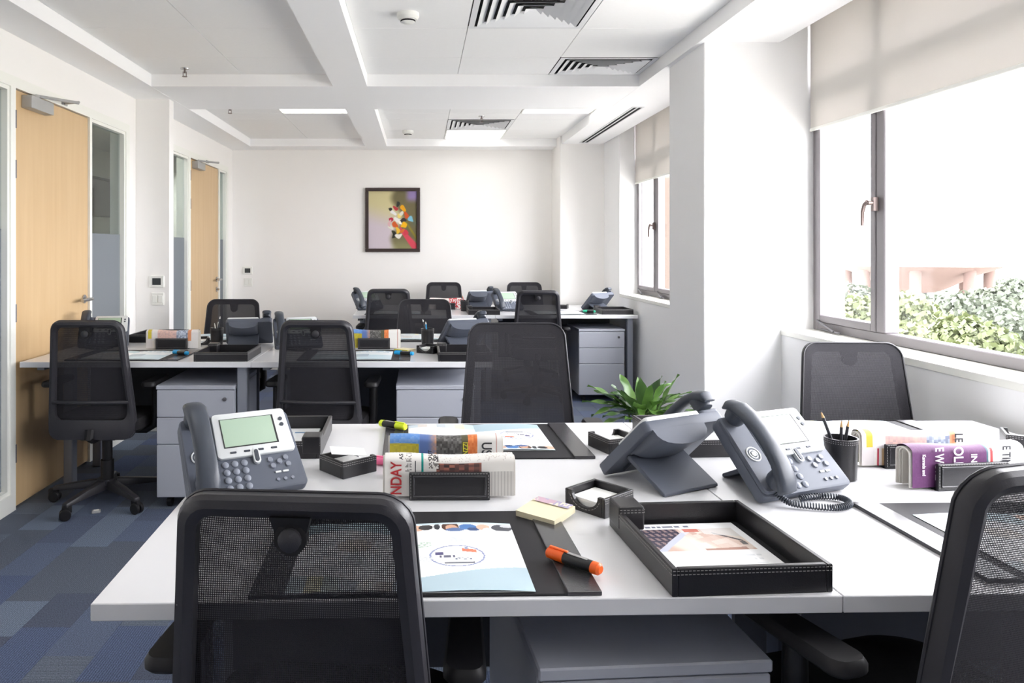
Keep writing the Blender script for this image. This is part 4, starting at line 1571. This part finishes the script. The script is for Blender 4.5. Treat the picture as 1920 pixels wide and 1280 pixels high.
def page_c(u, v):
    """sheet in the letter tray: laptop photograph above plain text"""
    c = (248, 248, 249)
    if 0.52 < v < 0.90 and u < 0.93:
        c = mixc((206, 176, 162), (236, 222, 208), sm(0.2, 0.8, 0.5 + 0.5 * math.sin(u * 9 + v * 7)))
        lin_ = (v - 0.55) - (u - 0.12) * 0.85
        if u < 0.40 and lin_ > -0.02:
            k = (int((u + v * 0.3) * 34) % 2) or (int(v * 40) % 3 == 0)
            c = (70, 66, 82) if k else (148, 128, 126)
        if abs(lin_) < 0.035 and u < 0.5:
            c = (196, 200, 214)
        c2 = hsh(int(u * 16 + v * 5), int(v * 14 - u * 4))
        if u > 0.42:
            c = mixc(c, (238, 230, 222), 0.75 * c2)
        if abs((v - 0.80) + (u - 0.72) * 0.75) < 0.016 and 0.70 < u < 0.90:
            c = (92, 88, 90)
        if 0.86 < u < 0.91 and 0.60 < v < 0.66:
            c = (110, 106, 104)
        if u > 0.62 and v > 0.80 - (u - 0.62) * 0.2:
            c = mixc(c, (226, 224, 222), 0.8)
        if 0.46 < u < 0.60 and v > 0.84:
            c = (206, 128, 116)
        if 0.48 < u < 0.86 and v < 0.545 + 0.05 * (u - 0.48):
            c = (176, 136, 122)
    elif v > 0.93 and u < 0.55 and hsh(int(u * 60), 3) > 0.35:
        c = (120, 124, 140) if v < 0.96 else c
    elif v < 0.44 and 0.08 < u < 0.9 and int(v * 50) % 3 == 0 and hsh(int(u * 50), int(v * 50)) > 0.35:
        c = (226, 228, 230)
    return c


def page_d(u, v):
    c = (240, 246, 250)
    if v < 0.5:
        c = (206, 226, 236)
    if u < 0.4 and 0.3 < v < 0.6:
        c = (178, 196, 208)
    if v > 0.8 and hsh(int(u * 20), int(v * 20)) > 0.5:
        c = (190, 210, 224)
    return c


def spread(label, x, y, z, rz, fl, fr_, nu=90, nv=120, w2=0.203, h=0.297):
    """open brochure: two pages rising slightly from the fold"""
    t = thing('open_brochure', label, 'brochure', (x, y, z), rz, 'open brochures')

    def side(sg, fn, nm):
        def pos(u, v):
            xx = (u - 1) * w2 if sg < 0 else u * w2
            a = abs(xx) / w2
            return (xx, (v - 0.5) * h, 0.0012 + 0.006 * math.sin(min(1, a * 1.0) * PI) ** 0.8 * 0.6)
        printed(nm, nu, nv, pos, fn, 'gloss_print', t)
    side(-1, fl, 'page')
    side(1, fr_, 'page')
    b = MB()
    for k in range(2):
        b.box(-w2 + 0.001, w2 - 0.001, -h / 2 + 0.001, h / 2 - 0.001, 0.0002 + 0.0004 * k, 0.0005 + 0.0004 * k)
    b.build('under_pages', 'paper', t)
    return t


PZ = ZD + 0.0042
spread('open brochure with round emblem and blue wave beside the front chair', -0.019, 1.345, PZ, 1.3, page_b, page_a, 110, 150)
spread('open brochure in front of the raised mesh chair', 0.168, 2.190, PZ, 181, page_a, page_b)
spread('open brochure half hidden by the cut-off chair', 1.235, 1.405, PZ, 1.3, page_b, page_a)
spread('open brochure in front of the chair under the window', 1.300, 2.240, PZ, 181, page_b, page_b)
spread('open brochure on the desk by the first door', -1.520, 3.875, PZ, 0, page_b, page_d, 40, 50)
spread('light blue brochure beside the blue-ended marker on middle desk', -0.350, 3.875, PZ, 0, page_d, page_d, 40, 50)
spread('open brochure on the far side of the door desk', -1.230, 4.69, PZ, 180, page_b, page_d, 40, 50)
spread('open brochure on the far side of the middle desk', 0.020, 4.69, PZ, 180, page_b, page_b, 40, 50)
spread('open brochure at the outer end of the back row', -0.20, 6.47, PZ, 0, page_b, page_d, 30, 40)
spread('open brochure at the back row near the window', 1.21, 6.47, PZ, 0, page_b, page_d, 30, 40)


def tray_sheet(label, x, y, rz, fn, nu, nv):
    t = thing('brochure', label, 'brochure', (x, y, ZD + 0.0052), rz, 'brochures in letter trays')
    W, H = 0.212, 0.272
    printed('cover', nu, nv, lambda u, v: ((u - 0.5) * W, (v - 0.5) * H, 0.0046), fn, 'gloss_print', t)
    MB().box(-W / 2, W / 2, -H / 2, H / 2, 0.0, 0.0042).build('inner_pages', 'paper', t)


tray_sheet('brochure with laptop photograph inside the front letter tray', 0.5293, 1.350, 4, page_c, 140, 170)
tray_sheet('white brochure with blue bars in the tray behind the phone', -0.41, 2.14, 181, lambda u, v: (90, 140, 180) if v < 0.22 and v > 0.16 and (u * 3) % 1 > 0.12 else (244, 246, 248), 60, 60)
tray_sheet('white brochure in the tray between the window side phones', 0.80, 2.15, 183, lambda u, v: (70, 130, 150) if v < 0.12 and 0.5 < u < 0.8 else (242, 244, 246), 40, 40)

# cream sticky note block
t = thing('sticky_note_block', 'cream sticky note block lying on the front desk pad corner', 'notepad', (0.262, 1.548, ZD + 0.0002), -41)
MB().box(-0.046, 0.046, -0.042, 0.042, 0, 0.0135, Matrix.Translation((0, 0, 0.006)) @ Matrix.Rotation(0.09, 4, 'X')).build('note_stack', 'cream', t)
printed('printed_strip', 40, 12, lambda u, v: ((u - 0.5) * 0.085, 0.018 + v * 0.022, 0.0215 + (0.018 + v * 0.022) * 0.09),
        lambda u, v: (206, 176, 190) if u < 0.55 and hsh(int(u * 18), int(v * 4)) > 0.3 else ((178, 170, 196) if hsh(int(u * 20), int(v * 3)) > 0.45 else (232, 222, 206)), 'print', t)
t = thing('sticky_note_block', 'yellow sticky note block on the middle row desk', 'notepad', (-0.085, 4.075, ZD), -35)
MB().box(-0.045, 0.045, -0.04, 0.04, 0, 0.012).build('note_stack', 'cream', t)
MB().box(-0.0452, 0.0452, -0.0402, -0.030, 0.001, 0.0122).build('gummed_edge', 'yellow_ink', t)


# ------------------------------------------------------------------ highlighters
def marker(colour, label, x, y, z, rz, L=0.108, tilt=0.0):
    t = thing('highlighter_pen', label, 'highlighter', (x, y, z), rz, 'highlighter pens')

    def ov(x_, s, r=0.0105):
        return [(x_, math.cos(a) * r * 1.15 * s, r * 1.02 + math.sin(a) * r * s) for a in [2 * PI * k / 16 for k in range(16)]]
    h = L / 2
    MB().loft([ov(-h + 0.034, 0.9), ov(-h + 0.036, 0.96), ov(h - 0.016, 0.96), ov(h - 0.014, 0.9)]).build('barrel', 'phone_black', t, smooth=True)
    cap = MB().loft([ov(-h, 0.7), ov(-h + 0.003, 0.95), ov(-h + 0.034, 1.0), ov(-h + 0.036, 0.97)]).build('cap', colour, t, smooth=True)
    MB().box(-h + 0.004, -h + 0.042, -0.003, 0.003, 0.0205, 0.0235).build('pocket_clip', colour, cap, bevel=0.001, seg=1)
    MB().loft([ov(h - 0.016, 0.99), ov(h - 0.004, 0.95), ov(h, 0.6)]).build('end_plug', colour, t, smooth=True)
    MB().box(-0.012, 0.028, -0.0035, 0.0035, 0.0205, 0.0212).build('print_strip', 'stitch', t)


marker('orange', 'orange highlighter with black barrel on the front desk pad', 0.267, 1.290, ZD + 0.0078, -45)
marker('yellow', 'yellow highlighter lying on the pad behind the newspapers', -0.085, 2.285, ZD + 0.0078, 145, 0.10)
marker('pink', 'pink highlighter poking out behind the newspaper', -0.072, 1.915, ZD, -20, 0.10)
marker('blue', 'blue-ended highlighter on the pad by the first door', -1.255, 3.885, ZD + 0.0078, -30)
marker('blue', 'blue-ended highlighter on the middle desk pad', -0.085, 3.865, ZD + 0.0078, -20)
marker('green', 'green-ended highlighter in the back row near the window', 1.47, 6.45, ZD + 0.0078, -20)


# ------------------------------------------------------------------ newspapers in racks
def newspaper(label, label2, x, y, rz, fn, texts=(), W=0.29, H=0.10, T=0.042, flip=False, nu=120, nv=70):
    """folded newspaper standing in a low stitched leather rack; rack and paper are two things"""
    rk = thing('newspaper_rack', label2, 'rack', (x, y, ZD), rz, 'black leather newspaper racks')
    y0 = -T / 2 - 0.004
    for s in (-1, 1):
        a, b = (y0 - 0.009, y0) if s < 0 else (-y0, -y0 + 0.009)
        pl = MB().box(-0.09, 0.09, a, b, 0, 0.062).build('rack_plate', 'leather', rk, bevel=0.0015, seg=1)
        yy = a if s < 0 else b
        q = MB()
        r = 0.0025
        for (xa, xb, za, zb) in ((-0.082, 0.082, 0.052, 0.056), (-0.082, 0.082, 0.008, 0.012), (-0.082, -0.078, 0.012, 0.052), (0.078, 0.082, 0.012, 0.052)):
            q.box(xa, xb, min(yy, yy + s * r), max(yy, yy + s * r), za, zb)
        q.build('plate_border', 'leather_grey', pl, bevel=0.0008, seg=1)
        st = MB()
        for (p0, p1) in (((-0.086, yy, 0.0595), (0.086, yy, 0.0595)), ((-0.0865, yy, 0.004), (-0.0865, yy, 0.058)), ((0.0865, yy, 0.004), (0.0865, yy, 0.058))):
            dashes(st, p0, p1, (0, s, 0))
        st.build('plate_stitching', 'stitch', pl, fix=False)
    MB().box(-0.09, 0.09, y0, -y0, 0, 0.004).build('rack_base', 'leather_matt', rk)
    t = thing('newspaper', label, 'newspaper', (x, y, ZD + 0.0055), rz, 'folded newspapers')
    # section of the fold: front face, rolled top, back face
    r = T / 2
    arcn = 10
    sec = [(-r, 0.0), (-r - 0.001, 0.05)] + [(-r * math.cos(k * PI / arcn), H - r * 0.55 + r * 0.55 * math.sin(k * PI / arcn)) for k in range(arcn + 1)] + [(r, 0.05), (r, 0.0)]
    ln = [0.0]
    for i in range(1, len(sec)):
        ln.append(ln[-1] + math.hypot(sec[i][0] - sec[i - 1][0], sec[i][1] - sec[i - 1][1]))

    def at(s):
        s *= ln[-1]
        for i in range(1, len(ln)):
            if s <= ln[i] + 1e-9:
                q = (s - ln[i - 1]) / (ln[i] - ln[i - 1])
                return sec[i - 1][0] + (sec[i][0] - sec[i - 1][0]) * q, sec[i - 1][1] + (sec[i][1] - sec[i - 1][1]) * q
        return sec[-1]
    ff = (lambda u, s: fn(1 - u, 1 - s)) if flip else fn
    printed('folded_sheet', nu, nv, lambda u, s: ((u - 0.5) * W, at(s)[0] + 0.0015 * math.sin(u * 9), at(s)[1] * (1 + 0.025 * math.sin(u * 7 + 1))), ff, 'print', t)
    # inner leaves showing at the ends
    for k in range(3):
        sc = 0.86 - 0.2 * k
        b = MB()
        pr = [(a * sc, z * (0.97 - 0.03 * k)) for a, z in sec]
        prin = [(a * sc * 0.86, z * (0.94 - 0.03 * k)) for a, z in reversed(sec)]
        e = 0.004 * (1 - k)
        b.prism(pr + prin, -W / 2 - e, W / 2 + e, 'x')
        b.build('inner_leaf', 'newsprint', t, smooth=True)
    for (txt, size, m, px, pz, up, sx) in texts:
        me = glyphs(txt, size, m, sx=sx)
        o = link('lettering', me, t)
        # front face looks along -Y (or +Y when flipped)
        if up:
            R = Matrix(((0, -1, 0), (0, 0, -1), (1, 0, 0)))
        else:
            R = Matrix(((0, 1, 0), (0, 0, -1), (-1, 0, 0)))
        o.matrix_basis = Matrix.Translation((px, -r - 0.0028, pz)) @ R.to_4x4()
    return t


def news_sunday(u, s):
    """s: 0 bottom of the front face .. ~0.42 top fold"""
    c = (226, 223, 217)
    n = hsh(int(u * 120), int(s * 70))
    z = s / 0.42
    if u < 0.22:
        if 0.16 < u < 0.205 and z > 0.62 and n > 0.4 and (int(z * 22) % 3):
            c = (150, 146, 142)
    elif 0.23 < u < 0.245:
        c = (80, 84, 84) if z < 0.9 else c
    elif 0.28 < u < 0.30:
        c = (30, 150, 140) if z > 0.55 else c
    elif 0.34 < u < 0.42 and z > 0.72:
        c = (120, 116, 112) if n > 0.5 else c
    elif 0.40 < u < 0.75 and 0.62 < z < 0.86:
        c = mixc((60, 50, 52), (190, 120, 100), hsh(int(u * 26), int(z * 12)) * 0.9)
    elif u > 0.66 and z < 0.62:
        c = (206, 203, 198) if int(u * 120) % 3 else (180, 177, 172)
    elif z > 0.9 and n > 0.86 and u > 0.3:
        c = (204, 196, 190)
    if s > 0.5 and int(u * 110) % 3 == 0 and n > 0.3:
        c = (190, 186, 180)
    return c


def news_colour(u, s):
    n = hsh(int(u * 60), int(s * 40))
    z = s / 0.42
    c = (224, 222, 218)
    if u < 0.27:
        c = mixc((84, 132, 196), (130, 160, 200), n * 0.7)
        if z < 0.85 and u < 0.26:
            c = mixc((186, 172, 52), (150, 140, 60), n * 0.6)
    elif u < 0.42:
        c = mixc((92, 116, 170), (206, 150, 110), sm(0.33, 0.42, u) * (0.5 + n * 0.5))
    elif u < 0.64:
        c = mixc((126, 124, 122), (70, 68, 66), n)
    elif u < 0.70:
        c = (88, 84, 62)
    elif u < 0.78:
        c = mixc((224, 140, 84), (206, 110, 60), n)
    elif u > 0.95:
        c = (190, 150, 140) if u < 0.96 else c
    return c


def news_faces(u, s):
    n = hsh(int(u * 46), int(s * 30))
    z = s / 0.42
    c = (226, 222, 220)
    if u < 0.12:
        c = (214, 208, 206)
    if 0.04 < u < 0.10 and z > 0.55:
        c = (206, 188, 70)
    if 0.22 < u < 0.58 and z > 0.45:
        c = mixc((226, 190, 178), (200, 170, 168), n)
    if 0.58 < u < 0.80 and z > 0.4:
        c = mixc((120, 128, 150), (196, 206, 220), n)
    if 0.80 < u < 0.86 and z > 0.4:
        c = (222, 150, 110)
    if 0.12 < u < 0.24 and z < 0.5:
        c = mixc((226, 222, 220), (212, 170, 110), 0.7 if 0.18 < u < 0.22 else 0.1 * n)
        if 0.145 < u < 0.155:
            c = (190, 60, 80)
    return c


def news_purple(u, s):
    c = (98, 54, 98)
    n = hsh(int(u * 90), int(s * 50))
    c = mixc(c, (84, 44, 86), n * 0.5)
    if u > 0.66:
        c = (228, 226, 226)
        if u < 0.675:
            c = (70, 100, 110)
        elif 0.69 < u < 0.72:
            c = (204, 70, 70) if 0.08 < s < 0.40 else c
    if s > 0.55:
        c = (120, 84, 118)
    return c


def news_red(u, s):
    n = hsh(int(u * 40), int(s * 24))
    return mixc((226, 222, 218), (196, 70, 74), 1 if (u > 0.6 and n > 0.45) else 0.1 * n)


newspaper('folded newspaper with red sideways letters in the front rack', 'black leather rack holding the newspaper with red letters', 0.065, 1.690, 0.5, news_sunday,
          (('NDAY', 0.034, 'red_ink', -0.108, 0.004, True, 0.78), ('AS', 0.012, 'dark_ink', -0.104, 0.083, True, 1.0), ('OUT', 0.011, 'dark_ink', -0.040, 0.081, True, 1.0), ('SP', 0.013, 'dark_ink', -0.026, 0.080, True, 1.0)), T=0.05, H=0.088)
newspaper('colourful folded newspaper with blue picture behind the red lettered one', 'black leather rack holding the colourful newspaper with blue picture', 0.062, 1.825, 0, news_colour,
          (('US', 0.034, 'dark_ink', 0.088, 0.086, False, 0.8), ('IZZN', 0.017, 'yellow_ink', 0.042, 0.086, False, 0.8)), W=0.272, H=0.098)
newspaper('folded newspaper with portrait pictures behind the purple one', 'black leather rack holding the newspaper with portraits', 1.275, 1.925, 2, news_faces,
          (('LE', 0.030, 'dark_ink', 0.098, 0.082, False, 0.8),), H=0.086)
newspaper('purple folded newspaper with white sideways lettering', 'black leather rack holding the purple newspaper', 1.282, 1.762, 7, news_purple,
          (('E WORL', 0.031, 'white_ink', -0.088, 0.094, False, 0.66), ('OLI', 0.034, 'white_ink', -0.040, 0.094, False, 0.8), ('IN', 0.022, 'white_ink', 0.004, 0.076, False, 0.95),
           ('E TIM', 0.030, 'dark_ink', 0.086, 0.092, False, 0.66), ('Kannada and', 0.012, 'white_ink', -0.121, 0.078, False, 0.8)), T=0.05, H=0.094)
newspaper('folded newspaper on the desk by the first door', 'black leather newspaper rack on the desk by first door', -1.390, 4.175, 0, news_faces, (), nu=60, nv=40)
newspaper('folded newspaper with blue picture on the middle desk', 'black leather newspaper rack on the middle desk', -0.260, 4.185, 0, news_colour, (), nu=60, nv=40)
newspaper('red and white folded newspaper in the back row', 'black leather newspaper rack in the back row', 0.235, 6.90, 0, news_red, (), nu=40, nv=30)


# ------------------------------------------------------------------ pencil cups
def cup_proto():
    t = thing('pencil_cup', '', 'pencil cup', group='black leather pencil cups')
    n = 28
    MB().lathe([(0.030, 0.0), (0.034, 0.002), (0.038, 0.098), (0.0385, 0.100), (0.0350, 0.100), (0.0345, 0.097), (0.031, 0.006), (0.0, 0.006)], n).build('cup_body', 'leather', t, smooth=True)
    st = MB()
    for z in (0.095, 0.090):
        rr = 0.034 + 0.004 * (z - 0.002) / 0.096
        for k in range(44):
            a0, a1 = 2 * PI * k / 44, 2 * PI * (k + 0.65) / 44
            dashes(st, (rr * math.cos(a0), rr * math.sin(a0), z), (rr * math.cos(a1), rr * math.sin(a1), z), (math.cos(a0), math.sin(a0), 0), L=0.02)
    st.build('stitching', 'stitch', t, fix=False)
    return t


def pencil(label, x, y, z, dx, dy, L, m, tip, loc):
    d = Vector((dx, dy, 1)).normalized()
    t = thing('pencil', label, 'pencil', (x, y, z), 0, 'pencils and pens in cups')
    MB().cyl((0, 0, 0), d * (L - 0.018), 0.0038, n=6).build('shaft', m, t)
    tp = MB().cyl(d * (L - 0.018), d * (L - 0.004), 0.0038, 0.0012, n=8).build('sharpened_tip', tip, t)
    MB().cyl(d * (L - 0.004), d * L, 0.0012, 0.0003, n=6).build('lead', 'phone_black', tp)
    return t


cup, cuu = cup_proto(), []
G = 'black leather pencil cups'
CUPS = [((1.030, 1.815), 'black leather pencil cup beside the phone with blank screen'), ((-1.192, 4.345), 'black leather pencil cup behind the middle row letter tray'),
        ((0.042, 4.30), 'black leather pencil cup beside the blue-grey phone'), ((0.400, 6.70), 'black leather pencil cup in the back row')]
for (xy, lb) in CUPS:
    place(cup, cuu, lb, (xy[0], xy[1], ZD), 0, G)
x, y = CUPS[0][0]
pencil('dark pencil leaning over the cup towards the phone', x + 0.010, y + 0.004, ZD + 0.008, -0.36, 0.02, 0.165, 'wood_pencil', 'pencil_tip', 0)
pencil('dark upright pencil in the middle of the window desk cup', x - 0.006, y - 0.006, ZD + 0.008, 0.06, 0.05, 0.135, 'wood_pencil', 'pencil_tip', 0)
pencil('dark pencil tilted towards the window in the front cup', x + 0.002, y + 0.012, ZD + 0.008, 0.20, 0.02, 0.135, 'wood_pencil', 'pencil_tip', 0)
x, y = CUPS[1][0]
pencil('white pen in the middle row cup, tilted away from phone', x + 0.005, y, ZD + 0.008, -0.16, 0.0, 0.125, 'white_plastic', 'white_plastic', 0)
pencil('white upright pen in the middle row cup', x, y + 0.01, ZD + 0.008, 0.04, 0.0, 0.130, 'white_plastic', 'white_plastic', 0)
pencil('thin pen in the middle row cup, tilted to phone', x - 0.008, y - 0.004, ZD + 0.008, 0.18, 0.0, 0.165, 'phone_dark', 'white_plastic', 0)
x, y = CUPS[2][0]
pencil('white-tipped pen leaning in the cup beside blue-grey phone', x + 0.010, y, ZD + 0.008, -0.26, 0.0, 0.155, 'wood_pencil', 'white_plastic', 0)
pencil('blue pen upright in the cup beside blue-grey phone', x, y + 0.006, ZD + 0.008, -0.08, 0.0, 0.135, 'blue', 'white_plastic', 0)
x, y = CUPS[3][0]
pencil('white pen in the back row cup', x, y, ZD + 0.008, 0.12, 0.0, 0.14, 'white_plastic', 'white_plastic', 0)
pencil('red pencil in the back row cup', x + 0.005, y, ZD + 0.008, -0.18, 0.0, 0.14, 'red_ink', 'pencil_tip', 0)

# ------------------------------------------------------------------ plant
random.seed(21)
plant = thing('potted_plant', 'leafy green potted plant behind the front desk near the pillar', 'plant', (0.960, 3.20, 0))
pot = MB().lathe([(0.085, 0.0), (0.092, 0.01), (0.12, 0.30), (0.128, 0.31), (0.128, 0.335), (0.112, 0.335), (0.110, 0.30), (0.0, 0.30)], 28).build('pot', 'pot', plant, smooth=True)
MB().lathe([(0.109, 0.29), (0.108, 0.305), (0.05, 0.312), (0.0, 0.31)], 20).build('soil', 'soil', plant, smooth=True)


def leaf_blade(base, dirv, L, Wd, droop, m):
    """pointed oval leaf with a folded midrib, curving over"""
    d = Vector(dirv).normalized()
    side = d.cross(Vector((0, 0, 1)))
    side = side.normalized() if side.length > 1e-3 else Vector((1, 0, 0))
    nrm = side.cross(d).normalized()
    b = MB()
    N = 9
    vs, fs = [], []
    for i in range(N + 1):
        q = i / N
        p = Vector(base) + d * (L * q) + Vector((0, 0, -droop * q * q * L))
        wd = Wd * (math.sin(min(1, q * 1.02) * PI) ** 0.75) * (1 - 0.35 * q) + 0.0006
        wav = 0.006 * math.sin(q * 11 + L * 60)
        vs += [p + side * wd + nrm * (wd * 0.35 + wav), p, p - side * wd + nrm * (wd * 0.35 - wav)]
    for i in range(N):
        a = i * 3
        fs += [(a, a + 1, a + 4, a + 3), (a + 1, a + 2, a + 5, a + 4)]
    b.add(vs, fs)
    b.build('leaf', m, plant, smooth='all', fix=False)


LV = []
for k in range(34):
    a = k * 2.399 + random.uniform(-0.3, 0.3)
    el = random.uniform(0.05, 1.25)
    LV.append((a, el))
LV += [(PI * 0.97, 0.45), (PI * 0.93, 0.62), (PI * 0.86, 1.0), (0.15, 0.45), (0.3, 0.65), (-0.1, 0.3), (-1.4, 0.2), (-1.9, 0.1), (-1.2, 0.5), (PI, 0.2)]
for i, (a, el) in enumerate(LV):
    rr = 0.03 + 0.03 * (i % 3) / 2
    base = Vector((rr * math.cos(a), rr * math.sin(a), 0.555 + 0.06 * random.random() + 0.03 * math.sin(el)))
    dirv = (math.cos(a) * math.cos(el), math.sin(a) * math.cos(el), math.sin(el))
    L = random.uniform(0.15, 0.225)
    MB().tube([(0.25 * base.x, 0.25 * base.y, 0.30), (0.6 * base.x, 0.6 * base.y, 0.44), tuple(base)], [0.005, 0.004, 0.0026], 6).build('leaf_stalk', 'stem', plant, smooth=True)
    leaf_blade(base, dirv, L, random.uniform(0.022, 0.032), random.uniform(0.05, 0.45), 'leaf' if i % 3 else 'leaf_dark')

# small scrap on the carpet
t = thing('floor_socket', 'small pale metal plate on the carpet below the door chair', 'floor plate', (-1.60, 3.66, 0.0), 20)
MB().box(-0.02, 0.02, -0.014, 0.014, 0, 0.012).build('plate', 'silver_box', t, bevel=0.003)
MB().box(-0.012, 0.012, -0.008, 0.008, 0.012, 0.014).build('cover', 'white_plastic', t)
